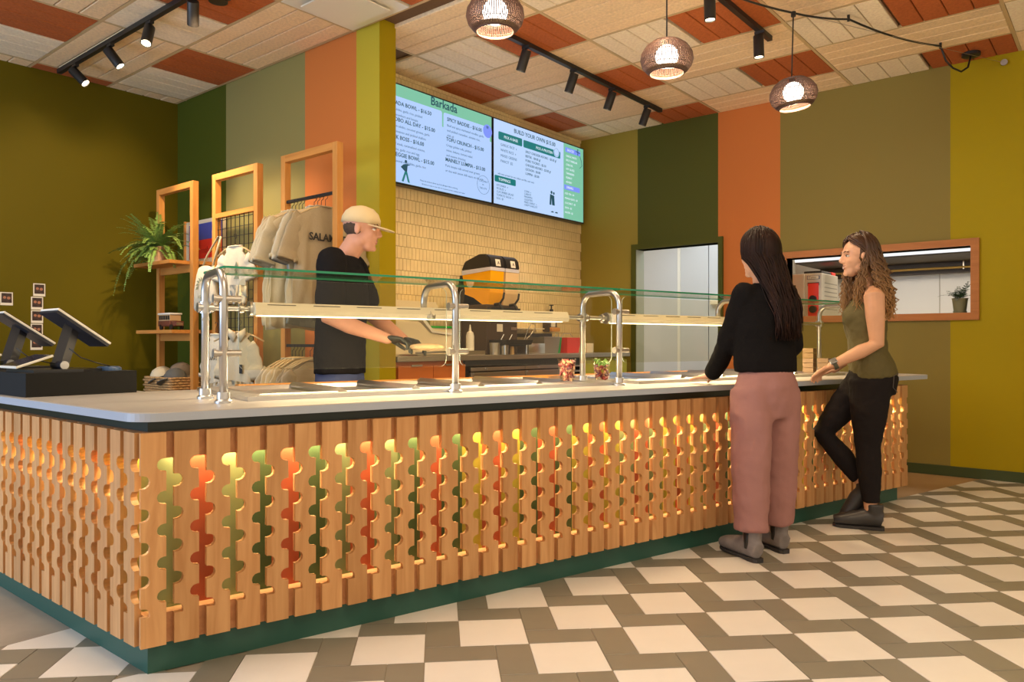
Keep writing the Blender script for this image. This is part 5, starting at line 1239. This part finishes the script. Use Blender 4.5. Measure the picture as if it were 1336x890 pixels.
def head(bm, c, f, up=Vector((0, 0, 1)), sc=1.0, male=False):
    """c = middle of the skull, f = facing"""
    f = Vector(f).normalized(); l = up.cross(f).normalized(); u = f.cross(l)
    M3 = Matrix((f, l, u)).transposed()
    def pt(a, b, z): return c + (f*a + l*b + u*z) * sc
    def e(a, b, z, ra, rb, rz, seg=18): ell(bm, pt(a, b, z), (ra*sc, rb*sc, rz*sc), M3, seg)
    e(-.012, 0, .030, .096, .076, .085, 24)            # skull
    e(.028, 0, -.022, .060, .060, .078)                # face mass
    e(.040, 0, -.078, .040, .042, .036)                # jaw
    e(.071, 0, -.096, .017, .020, .016)                # chin
    e(.075, 0, .028, .016, .048, .014)                 # brow
    for s in (-1, 1):
        e(.055, s*.033, -.024, .026, .022, .022)       # cheek
        e(.000, s*.045, -.062, .040, .018, .030)       # jaw corner
        e(-.005, s*.076, -.008, .017, .008, .031, 12)  # ear
    sweep(bm, [pt(.082, 0, .020), pt(.093, 0, .000), pt(.104, 0, -.024), pt(.092, 0, -.034)], [.008*sc, .0088*sc, .0105*sc, .008*sc], 10)
    for s in (-1, 1): e(.090, s*.011, -.030, .0085, .0065, .006, 10)
    e(.078, 0, -.058, .012, .024, .012)                # mouth mound
    return pt, M3
def face_parts(par, pt, M3, sc, smile=False, brow=(.10, .05, .03)):
    def add(name, a, b, z, r, m, seg=12):
        bm = BM(); ell(bm, pt(a, b, z), tuple(x*sc for x in r), M3, seg); return obj(name, bm, m, par, True)
    for s in (-1, 1):
        e = add('eye', .0715, s*.030, .004, (.0105, .0135, .0075 if not smile else .0055), eye_w); add('iris', .0800, s*.031, .004, (.0028, .0052, .0052), eye_d)
        bm = BM(); sweep(bm, [pt(.088, s*.014, .026), pt(.086, s*.030, .031), pt(.074, s*.047, .026)], [.002*sc, .0038*sc, .0018*sc], 8, ry=[.0035*sc]*3); obj('eyebrow', bm, mat('brow_hair', brow, .8) if 'brow_hair' not in bpy.data.materials else bpy.data.materials['brow_hair'], par, True)
        bm = BM(); sweep(bm, [pt(.0795, s*.019, .008), pt(.0815, s*.030, .0118), pt(.0745, s*.042, .008)], .0016*sc, 6); obj('eyelid', bm, eye_d, par, True)
    w = .025 if smile else .020; lift = .010 if smile else .001
    up_ = [pt(.073, -w, -.056 + lift), pt(.0845, -w*.5, -.054 + lift*.25), pt(.0890, 0, -.054), pt(.0845, w*.5, -.054 + lift*.25), pt(.073, w, -.056 + lift)]
    lo_ = [pt(.073, -w, -.057 + lift), pt(.0825, -w*.5, -.066 + lift*.1), pt(.0860, 0, -.069), pt(.0825, w*.5, -.066 + lift*.1), pt(.073, w, -.057 + lift)]
    bm = BM(); sweep(bm, up_, [.0016*sc, .0032*sc, .0036*sc, .0032*sc, .0016*sc], 8); sweep(bm, lo_, [.0016*sc, .0034*sc, .004*sc, .0034*sc, .0016*sc], 8); obj('lips', bm, lip_m, par, True)
    if smile:
        bm = BM(); sweep(bm, [pt(.078, -w*.8, -.057 + lift*.5), pt(.0875, 0, -.062), pt(.078, w*.8, -.057 + lift*.5)], [.002*sc, .004*sc, .002*sc], 8, ry=[.003*sc, .0055*sc, .003*sc]); obj('teeth', bm, teeth_m, par, True)
def boot(par, heel, ang, L, htop, m, sole_m, gore=True, pitch=0, zoff=0, shaft_dir=None, name='boot'):
    d = Vector((math.cos(ang), math.sin(ang), 0)); s = Vector((-d.y, d.x, 0)); h0 = Vector((heel[0], heel[1], zoff)); Z = Vector((0, 0, 1))
    k = L / .27; Rp = Matrix.Translation(h0) @ Matrix.Rotation(R(pitch), 4, s) @ Matrix.Translation(-h0)
    def T(v): return Rp @ v
    bm = BM(); pr = [(.008, .034, .044), (.04, .041, .052), (.09, .042, .053), (.14, .045, .046), (.19, .050, .040), (.235, .047, .034), (.270, .034, .027)]
    sweep(bm, [T(h0 + d*(a*k) + Z*(.012 + q)) for a, w, q in pr], [w for a, w, q in pr], 16, ry=[q for a, w, q in pr], up=Z)
    a0 = T(h0 + d*.052*k + Z*.05); sd = shaft_dir or Z
    sweep(bm, [a0, a0 + sd*.04, a0 + sd*(htop - .05)], [.040, .040, .044], 16, ry=[.050, .047, .052], up=d)
    o = obj(name, bm, m, par); finish(o, .007, 3)
    bm = BM(); out = [(-.002, .018), (.012, .031), (.05, .034), (.11, .033), (.18, .042), (.235, .039), (.266, .026), (.276, .010)]
    pts = [(a*k, w) for a, w in out] + [(a*k, -w) for a, w in out[::-1]]
    lo, hi = [bm.verts.new(T(h0 + d*a + s*w + Z*(.0 if a < .085*k else .005))) for a, w in pts], [bm.verts.new(T(h0 + d*a + s*w + Z*.019)) for a, w in pts]
    n = len(pts); bm.faces.new(lo[::-1]); bm.faces.new(hi)
    for i in range(n): bm.faces.new((lo[i], lo[(i+1)%n], hi[(i+1)%n], hi[i]))
    obj('sole', bm, sole_m, o)
    if gore:
        for sg in (-1, 1):
            bm = BM(); b = a0 + s*sg*.0375
            q = [b - d*.020 + Z*(htop - .056), b + d*.022 + Z*(htop - .056), b + d*.012 + Z*.012, b - d*.008 + Z*.012]
            sweep(bm, [lerp(q[3], q[2], .5), lerp(q[0], q[1], .5)], [.012, .022], 12, ry=[.0055, .0095], up=s*sg.__float__() if False else s)
            obj('elastic_gore', bm, M['black'], o, True)
    return o
def strand_hair(bm, c, f, n, rng, az_rng, th0, zend, target, R3=(.100, .084, .112), rad=.0035, jit=.010, wave=0, wl=.05, th1=100, az_end=None):
    """strands: over the skull, then down; azimuth 0 = back of the head, + = left"""
    f = Vector(f).normalized(); l = Vector((0, 0, 1)).cross(f)
    for i in range(n):
        az = R(rng.uniform(*az_rng)); t0 = R(rng.uniform(*th0)); t1 = R(th1 + rng.uniform(-8, 8)); dv = -f * math.cos(az) + l * math.sin(az); k = 1 + rng.uniform(0, jit) / .1
        pts = []
        az0 = az; az1 = az if az_end is None else R(rng.uniform(*az_end)) * (1 if az > 0 else -1)
        for j in range(6):
            az = az0 + (az1 - az0) * (j / 5); dv = -f * math.cos(az) + l * math.sin(az)
            th = t0 + (t1 - t0) * j / 5; rr = math.sqrt((R3[0]*math.cos(az))**2 + (R3[1]*math.sin(az))**2)
            pts.append(c + dv * (rr * k * math.sin(th)) + Vector((0, 0, R3[2] * k * math.cos(th) + .018)))
        base = pts[-1]; ze = zend + rng.uniform(-.05, .05); m = 12 if wave else 7; ph = rng.uniform(0, 6.28); tgt = target(az, rng); w = wave * rng.uniform(.6, 1.3)
        for j in range(1, m * 1 + 1):
            t = j / m; z = base.z + (ze - base.z) * t; q = Vector((base.x, base.y, 0)).lerp(Vector((tgt.x, tgt.y, 0)), min(1, t*1.3)**.8); off = Vector((0, 0, 0))
            if wave: a = ph + (base.z - z) / wl * 6.28; off = Vector((math.cos(a), math.sin(a), 0)) * w * min(1, t*3)
            pts.append(Vector((q.x, q.y, z)) + off)
        N_ = len(pts); sweep(bm, pts, [rad * (1.15 - .8 * (jj / (N_-1))**3) for jj in range(N_)], 5, up=f)

# ------------------------------------------------------------------ woman in the black top, seen from behind
phi = R(150); F = Vector((math.cos(phi), math.sin(phi), 0)); Lf = Vector((-F.y, F.x, 0)); Z = Vector((0, 0, 1)); C = Vector((-1.435, 3.757, 0))
def q1(a, b, z): return C + F*a + Lf*b + Z*z
w1 = thing('person', 'woman seen from behind with long dark hair, black cropped top and dusty pink trousers', 'person', C, 'customers at the counter')
hc = Vector((-1.452, 3.718, 1.515)); fh = Vector((math.cos(R(158)), math.sin(R(158)), 0))
shL, shR = Vector((-1.498, 3.645, 1.312)), Vector((-1.378, 3.890, 1.312)); elL, wrL = Vector((-1.600, 3.672, 1.065)), Vector((-1.735, 3.80, .905)); elR, wrR = Vector((-1.350, 3.900, 1.06)), Vector((-1.50, 4.06, .93))
ankL, ankR = Vector((-1.455, 3.628, .10)), Vector((-1.422, 3.885, .10)); hipL, hipR = q1(0, .085, .84), q1(0, -.085, .84)
bm = BM(); pt, M3 = head(bm, hc, fh, sc=.98)
limb(bm, [hc + Vector((0, 0, -.05)) - fh*.02, q1(.0, .0, 1.34)], [.052, .058])
sweep(bm, [q1(0, 0, .84), q1(.01, 0, .95), q1(.01, 0, 1.08), q1(.01, 0, 1.22), q1(0, 0, 1.32), q1(0, 0, 1.36)], [.15, .13, .125, .14, .14, .07], 20, ry=[.10, .085, .085, .095, .075, .055], up=F)
limb(bm, [shL, elL, wrL], [.044, .036, .026]); limb(bm, [shR, elR, wrR], [.044, .036, .026])
limb(bm, [hipL, lerp(hipL, ankL, .5) + F*.01, ankL], [.08, .055, .04]); limb(bm, [hipR, lerp(hipR, ankR, .5) + F*.01, ankR], [.08, .055, .04])
hand(bm, wrL + Vector((-.012, .006, -.012)), Vector((-.955, .28, -.10)), (0, 0, -1), -1, (4, 6, 6), .92); hand(bm, wrR + Vector((-.015, .005, -.01)), Vector((-.94, .30, -.15)), (0, 0, -1), 1, (6, 8, 8), .9)
body = obj('body', bm, skin_a, w1); finish(body, .0055, 2); face_parts(body, pt, M3, .98)
knit = mat('black_knit', (.009, .008, .0085), .95, bump=.3, bscale=140, spec=.1); bm = BM()
sweep(bm, [q1(.0, 0, .925), q1(.0, 0, .97), q1(.005, 0, 1.08), q1(.005, 0, 1.20), q1(.0, 0, 1.29), q1(-.005, 0, 1.345), q1(-.005, 0, 1.372)], [.170, .172, .168, .168, .160, .105, .066], 24, ry=[.116, .116, .113, .116, .096, .078, .060], up=F)
limb(bm, [shL + Z*.005, lerp(shL, elL, .5) + Z*.0, elL, lerp(elL, wrL, .55), wrL + Vector((.006, -.01, .008))], [.060, .058, .056, .052, .044]); limb(bm, [shR + Z*.005, lerp(shR, elR, .5), elR, wrR], [.062, .060, .056, .042])
finish(obj('cropped_top', bm, knit, body), .010, 4, .016)
pink = mat('dusty_pink_twill', (.335, .160, .145), .85, bump=.12, bscale=200); bm = BM()
sweep(bm, [q1(0, 0, .70), q1(-.005, 0, .78), q1(-.008, 0, .86), q1(0, 0, .955)], [.158, .170, .166, .138], 24, ry=[.105, .122, .125, .100], up=F)
for hp, an, sg in ((hipL, ankL, 1), (hipR, ankR, -1)):
    an2 = Vector((an.x, an.y, .145)); hp2 = hp + Lf*sg*.004
    sweep(bm, [hp2 + Z*.0, lerp(hp2, an2, .25), lerp(hp2, an2, .5), lerp(hp2, an2, .75), an2], [.096, .097, .092, .086, .080], 20, ry=[.112, .110, .100, .092, .086], up=F)
tr = finish(obj('wide_trousers', bm, pink, body), .010, 4, .020)
suede = mat('grey_suede', (.20, .175, .17), .85, noise=.2, nscale=20); blk_sole = mat('dark_rubber', (.03, .027, .027), .6)
boot(body, (-1.402, 3.602), R(151), .285, .155, suede, blk_sole); boot(body, (-1.362, 3.848), R(148), .285, .155, suede, blk_sole)
hair_d = mat('dark_brown_hair', (.018, .0065, .004), .6, noise=.6, nscale=25, stretch=(1, 1, .15), spec=.2); hair_tip = mat('auburn_tips', (.10, .035, .016), .45)
rg = random.Random(21); bm = BM(); ell(bm, hc + Vector((0, 0, .022)) - fh*.020, (.099, .086, .105), Matrix((fh, Z.cross(fh), Z)).transposed(), 24)
def tg1(az, rng):
    w = math.sin(az); return hc - fh * (.085 + rng.uniform(0, .035)) + Lf * (w * .040 - .060 + rng.uniform(-.03, .03)) - F*.03
strand_hair(bm, hc, fh, 420, rg, (-125, 112), (2, 75), 1.13, tg1, rad=.0046, jit=.012, wave=.0035, wl=.16)
strand_hair(bm, hc, fh, 60, rg, (112, 165), (14, 40), 1.16, tg1, rad=.0046, jit=.008, th1=92, az_end=(90, 112)); strand_hair(bm, hc, fh, 60, rg, (-165, -120), (14, 40), 1.16, tg1, rad=.0046, jit=.008, th1=92, az_end=(90, 112))
hr = obj('hair', bm, [hair_d], body, True)

# ------------------------------------------------------------------ woman in the olive tank top, facing left
phi = R(196); F = Vector((math.cos(phi), math.sin(phi), 0)); Lf = Vector((-F.y, F.x, 0)); C = Vector((-1.20, 4.74, 0))
w2 = thing('person', 'smiling woman with curly hair, olive tank top and black jeans, one foot lifted', 'person', C, 'customers at the counter')
hc = Vector((-1.243, 4.700, 1.575)); fh = Vector((math.cos(R(217)), math.sin(R(217)), -.02)).normalized()
shL, shR = Vector((-1.132, 4.600, 1.335)), Vector((-1.215, 4.905, 1.335)); elL, wrL = Vector((-1.118, 4.600, 1.068)), Vector((-1.330, 4.505, .945)); elR, wrR = Vector((-1.25, 4.95, 1.08)), Vector((-1.40, 4.77, .915))
hipL, hipR = q1(-.01, .075, .87), q1(.01, -.08, .87); ankL = Vector((-1.165, 4.668, .10)); kneeL = lerp(hipL, ankL, .52) + F*.015
kneeR = q1(.235, -.03, .53); ankR = q1(.00, -.01, .21)
bm = BM(); pt, M3 = head(bm, hc, fh, sc=1.0)
limb(bm, [hc + Vector((0, 0, -.05)) - fh*.02, q1(-.02, 0, 1.44), q1(-.03, 0, 1.37)], [.050, .047, .055])
sweep(bm, [q1(-.01, 0, .87), q1(0, 0, .97), q1(.005, 0, 1.08), q1(0, 0, 1.22), q1(-.02, 0, 1.33), q1(-.03, 0, 1.39)], [.155, .140, .122, .135, .145, .065], 22, ry=[.112, .098, .088, .105, .082, .055], up=F)
limb(bm, [q1(-.02, .09, 1.36), shL, lerp(shL, elL, .4), elL, lerp(elL, wrL, .35), wrL], [.045, .056, .052, .041, .040, .026])
limb(bm, [q1(-.02, -.09, 1.36), shR, lerp(shR, elR, .4), elR, lerp(elR, wrR, .35), wrR], [.045, .056, .050, .040, .038, .026])
limb(bm, [hipL, kneeL, ankL], [.08, .05, .036]); limb(bm, [hipR, kneeR, ankR, ankR - Z*.06], [.08, .052, .037, .036])
hand(bm, wrL + Vector((-.010, -.0, -.008)), Vector((-.83, .36, -.42)), (-.25, .1, -1), 1, (14, 22, 18), .95, .14); hand(bm, wrR + Vector((-.01, -.005, -.005)), Vector((-.83, -.35, -.38)), (-.2, 0, -1), -1, (8, 14, 10), .93)
body = obj('body', bm, skin_b, w2); finish(body, .0055, 2); face_parts(body, pt, M3, 1.0, True, (.16, .08, .04))
olive = mat('olive_jersey', (.10, .080, .022), .75, bump=.15, bscale=160); bm = BM()
sweep(bm, [q1(-.03, 0, .865), q1(-.02, 0, .93), q1(0, 0, 1.0), q1(.005, 0, 1.09), q1(.012, 0, 1.17), q1(.018, 0, 1.235), q1(.0, 0, 1.30), q1(-.01, 0, 1.335)], [.172, .170, .156, .142, .146, .150, .130, .085], 26, ry=[.132, .126, .112, .104, .118, .122, .090, .062], up=F)
for sg in (-1, 1):
    ell(bm, q1(.085, sg*.062, 1.215), (.055, .058, .062)); sweep(bm, [q1(.085, sg*.075, 1.27), q1(.03, sg*.088, 1.385), q1(-.03, sg*.085, 1.402), q1(-.085, sg*.075, 1.33)], .017, 10, ry=.009)
finish(obj('tank_top', bm, olive, body), .008, 5, .014, tex2)
jean = mat('black_denim', (.014, .011, .0115), .85, spec=.15, bump=.2, bscale=220); bm = BM()
sweep(bm, [q1(-.02, 0, .78), q1(-.025, 0, .86), q1(-.01, 0, .96)], [.150, .168, .150], 24, ry=[.125, .138, .110], up=F)
aL2 = Vector((ankL.x, ankL.y, .155)); sweep(bm, [hipL + Z*-.01, lerp(hipL, kneeL, .5), kneeL, lerp(kneeL, aL2, .4), aL2], [.100, .090, .064, .062, .045], 20, ry=[.118, .100, .068, .068, .047], up=F)
sweep(bm, [hipR + Z*-.01, lerp(hipR, kneeR, .5), kneeR + F*.01, lerp(kneeR, ankR, .4), lerp(ankR, kneeR, .20)], [.100, .090, .066, .062, .046], 20, ry=[.110, .092, .068, .064, .046], up=Lf)
tj_ = finish(obj('jeans', bm, jean, body), .008, 4, .010, tex2)
bm = BM(); sweep(bm, [q1(-.155, .05, .90), q1(-.13, .11, .885), q1(-.125, .118, .82), q1(-.15, .07, .79)], .002, 6); obj('pocket_seam', bm, mat('seam_grey', (.10, .085, .08), .8), tj_)
leath = mat('black_leather', (.035, .033, .034), .38); boot(body, (-1.100, 4.685), R(196), .265, .15, leath, blk_sole, gore=False)
ft = ankR + Vector((.015, .0, 0)); boot(body, (ankR.x + .05, ankR.y + .012), R(196), .255, .13, leath, blk_sole, gore=False, pitch=48, zoff=.175, shaft_dir=Vector((.05, 0, 1)).normalized())
# watch
wt = thing('wrist_watch', 'square dark wrist watch on an olive strap on the left wrist of the smiling woman', 'watch', wrL, None)
wd_ = (wrL - elL).normalized(); wc = wrL - wd_*.012; bm = BM(); sweep(bm, [wc - wd_*.011, wc + wd_*.011], .0325, 20); obj('strap', bm, mat('olive_strap', (.07, .075, .05), .6), wt, 'auto')
nn = Vector((.15, -.75, .65)); nn = (nn - wd_*nn.dot(wd_)).normalized(); sd = wd_.cross(nn); bm = BM(); box(bm, (-.020, -.017, .026), (.020, .017, .038), basis(wc, wd_, sd, nn), 0, .004); o = obj('case', bm, M['chrome'], wt, 'auto')
bm = BM(); box(bm, (-.017, -.014, .0375), (.017, .014, .0395), basis(wc, wd_, sd, nn)); obj('face', bm, M['black_plastic'], o)
# hair: curly
hair_b = bpy.data.materials.new('curly_brown_hair'); hair_b.use_nodes = True; nt = hair_b.node_tree; b = nt.nodes['Principled BSDF']; setb(b, rough=.45)
tc_ = nt.nodes.new('ShaderNodeTexCoord'); sx_ = nt.nodes.new('ShaderNodeSeparateXYZ'); mr_ = nt.nodes.new('ShaderNodeMapRange'); cr_ = nt.nodes.new('ShaderNodeValToRGB')
nt.links.new(tc_.outputs['Object'], sx_.inputs[0]); nt.links.new(sx_.outputs['Z'], mr_.inputs[0]); mr_.inputs['From Min'].default_value = 1.62; mr_.inputs['From Max'].default_value = 1.18
nt.links.new(mr_.outputs[0], cr_.inputs[0]); cr_.color_ramp.elements[0].color = (.050, .018, .006, 1); cr_.color_ramp.elements[1].color = (.46, .24, .075, 1); nt.links.new(cr_.outputs[0], b.inputs['Base Color'])
rg = random.Random(33); bm = BM(); ell(bm, hc + Vector((0, 0, .030)) - fh*.030, (.094, .084, .098), Matrix((fh, Z.cross(fh), Z)).transposed(), 24)
def tg2(az, rng):
    return hc - fh * (.075 + .055*math.cos(az) + rng.uniform(-.02, .05)) + Z.cross(fh) * (math.sin(az) * .12 + rng.uniform(-.03, .03))
strand_hair(bm, hc, fh, 330, rg, (-104, 86), (8, 70), 1.25, tg2, rad=.0052, jit=.022, wave=.021, wl=.056, th1=84)
strand_hair(bm, hc, fh, 70, rg, (96, 168), (14, 42), 1.27, tg2, rad=.0050, jit=.012, wave=.018, wl=.07, th1=84, az_end=(62, 82)); strand_hair(bm, hc, fh, 70, rg, (-168, -106), (14, 42), 1.27, tg2, rad=.0050, jit=.012, wave=.018, wl=.07, th1=88, az_end=(82, 104))
def tg3(az, rng): return hc + fh * (.03 + rng.uniform(-.03, .03)) + Z.cross(fh) * (math.copysign(.085, math.sin(az)) + rng.uniform(-.03, .03))
strand_hair(bm, hc - fh*.01, fh, 34, rg, (74, 88), (15, 60), 1.30, tg3, rad=.0044, jit=.018, wave=.015, wl=.055, th1=92); strand_hair(bm, hc - fh*.01, fh, 90, rg, (-122, -96), (15, 60), 1.26, tg3, rad=.0042, jit=.018, wave=.015, wl=.055, th1=92)
obj('hair', bm, hair_b, body, True)

# ------------------------------------------------------------------ man behind the counter
phi = R(33); F = Vector((math.cos(phi), math.sin(phi), 0)); Lf = Vector((-F.y, F.x, 0)); C = Vector((-3.46, 2.70, 0))
mn = thing('person', 'man in a cream cap, black t-shirt and gloves working behind the food wells', 'person', C, 'staff')
hc = Vector((-3.375, 2.765, 1.715)); fh = Vector((math.cos(R(36)), math.sin(R(36)), -.12)).normalized()
shR, shL = q1(.0, -.185, 1.515), q1(.0, .185, 1.515); elR, wrR = Vector((-3.345, 2.515, 1.205)), Vector((-3.125, 2.735, 1.095)); elL, wrL = q1(.10, .20, 1.24), q1(.33, .08, 1.09)
bm = BM(); pt, M3 = head(bm, hc, fh, sc=1.06, male=True)
limb(bm, [hc - Z*.05 - fh*.02, q1(.01, 0, 1.55), q1(-.01, 0, 1.50)], [.062, .062, .07])
sweep(bm, [q1(-.02, 0, .93), q1(-.02, 0, 1.05), q1(-.01, 0, 1.2), q1(0, 0, 1.36), q1(0, 0, 1.48), q1(0, 0, 1.54)], [.145, .15, .16, .18, .175, .08], 22, ry=[.10, .11, .115, .12, .095, .065], up=F)
limb(bm, [q1(0, -.1, 1.52), shR, lerp(shR, elR, .4), elR, lerp(elR, wrR, .35), wrR], [.05, .062, .056, .046, .046, .030]); limb(bm, [q1(0, .1, 1.52), shL, lerp(shL, elL, .4), elL, lerp(elL, wrL, .35), wrL], [.05, .062, .056, .046, .046, .030])
for sg in (-1, 1): limb(bm, [q1(-.02, sg*.09, .93), q1(0, sg*.11, .5), q1(-.03, sg*.12, .08)], [.075, .05, .042])
body = obj('body', bm, skin_c, mn); finish(body, .0065, 2); face_parts(body, pt, M3, 1.06)
glove = mat('black_glove', (.02, .024, .018), .4); bm = BM(); d_ = (wrR - elR).normalized(); hand(bm, wrR - d_*.01, Vector((.72, .68, -.12)), (.2, -.1, -1), 1, (22, 28, 20), 1.10); finish(obj('right_glove', bm, glove, body), .0045, 2)
bm = BM(); d_ = (wrL - elL).normalized(); hand(bm, wrL - d_*.01, Vector((.75, .5, -.2)), (0, 0, -1), -1, (20, 28, 20), 1.10); finish(obj('left_glove', bm, glove, body), .0045, 2)
btee = mat('black_jersey', (.011, .010, .011), .9, spec=.1, bump=.15, bscale=160); bm = BM()
sweep(bm, [q1(-.02, 0, .90), q1(-.02, 0, 1.0), q1(-.015, 0, 1.15), q1(-.005, 0, 1.3), q1(0, 0, 1.44), q1(0, 0, 1.535), q1(0, 0, 1.56)], [.190, .188, .184, .196, .215, .150, .085], 26, ry=[.138, .138, .136, .138, .124, .100, .078], up=F)
limb(bm, [shR, lerp(shR, elR, .35), lerp(shR, elR, .72)], [.082, .078, .080]); limb(bm, [shL, lerp(shL, elL, .35), lerp(shL, elL, .72)], [.082, .078, .080]); finish(obj('black_tshirt', bm, btee, body), .010, 4, .018)
bm = BM(); sweep(bm, [q1(-.02, 0, .82), q1(-.02, 0, .88), q1(-.02, 0, .98)], [.175, .18, .172], 22, ry=[.13, .13, .122], up=F)
for sg in (-1, 1): sweep(bm, [q1(-.02, sg*.09, .86), q1(0, sg*.11, .5), q1(-.03, sg*.12, .06)], [.105, .08, .065], 18)
finish(obj('jeans', bm, mat('blue_denim', (.035, .05, .13), .8), body), .012, 3, .012)
for sg in (-1, 1): boot(body, (q1(-.09, sg*.12, 0).x, q1(-.09, sg*.12, 0).y), R(33), .29, .09, leath, blk_sole, gore=False, name='shoe')
bm = BM(); u_ = Z - fh*Z.dot(fh); u_.normalize(); l_ = u_.cross(fh); Mh = basis(hc, fh, l_, u_)
def capring(z, ra, rb, off=0): return [bm.verts.new(Mh @ Vector((math.cos(a)*ra - .012 + off, math.sin(a)*rb, z))) for a in [2*math.pi*k/28 for k in range(28)]]
rings = [capring(.030, .112, .094), capring(.062, .110, .092), capring(.095, .094, .080), capring(.120, .064, .056), capring(.132, .022, .02)]
for a, b in zip(rings, rings[1:]):
    for k in range(28): bm.faces.new((a[k], a[(k+1)%28], b[(k+1)%28], b[k]))
bm.faces.new(rings[-1]); bm.faces.new(rings[0][::-1]); cp_ = thing('baseball_cap', 'cream baseball cap worn by the man behind the counter', 'cap', hc); capm = mat('cream_cap', (.66, .52, .30), .8)
obj('crown', bm, capm, cp_, True); bm = BM(); pts = []
for a in range(-60, 61, 10): pts.append((.096*math.cos(R(a)) - .004, .086*math.sin(R(a))))
for a in range(60, -61, -10): pts.append((.085 + .098*math.cos(R(a)), .080*math.sin(R(a))))
prism(bm, pts, .028, .034, Mh @ Matrix.Rotation(R(8), 4, 'Y')); obj('brim', bm, capm, cp_)
rg = random.Random(5); bm = BM(); ell(bm, Mh @ Vector((-.022, 0, .012)), (.088, .080, .070), Matrix((fh, l_, u_)).transposed(), 20); o = obj('short_hair', bm, mat('short_brown_hair', (.06, .035, .022), .8, bump=.6, bscale=120), body, True)
# wooden paddle / bread held in the glove
bm = BM(); a = wrR + Vector((.05, .05, -.035)); ell(bm, a + Vector((.10, .09, -.01)), (.10, .055, .020), Matrix.Rotation(R(42), 3, 'Z'), 18); put('flatbread', 'tan flatbread held in the gloved hand of the man', 'bread', bm, mat('bread_tan', (.50, .36, .20), .8, noise=.2, nscale=20), True)

# ================================================================== flat lettering to mesh
bpy.context.view_layer.update()
dg = bpy.context.evaluated_depsgraph_get()
for o in [o for o in COL.objects if o.type == 'FONT']:
    me = bpy.data.meshes.new_from_object(o.evaluated_get(dg)); me.name = o.name
    n = bpy.data.objects.new(o.name.split('.')[0], me); COL.objects.link(n); n.parent = o.parent; n.matrix_local = o.matrix_local.copy()
    nm = o.name; bpy.data.objects.remove(o)
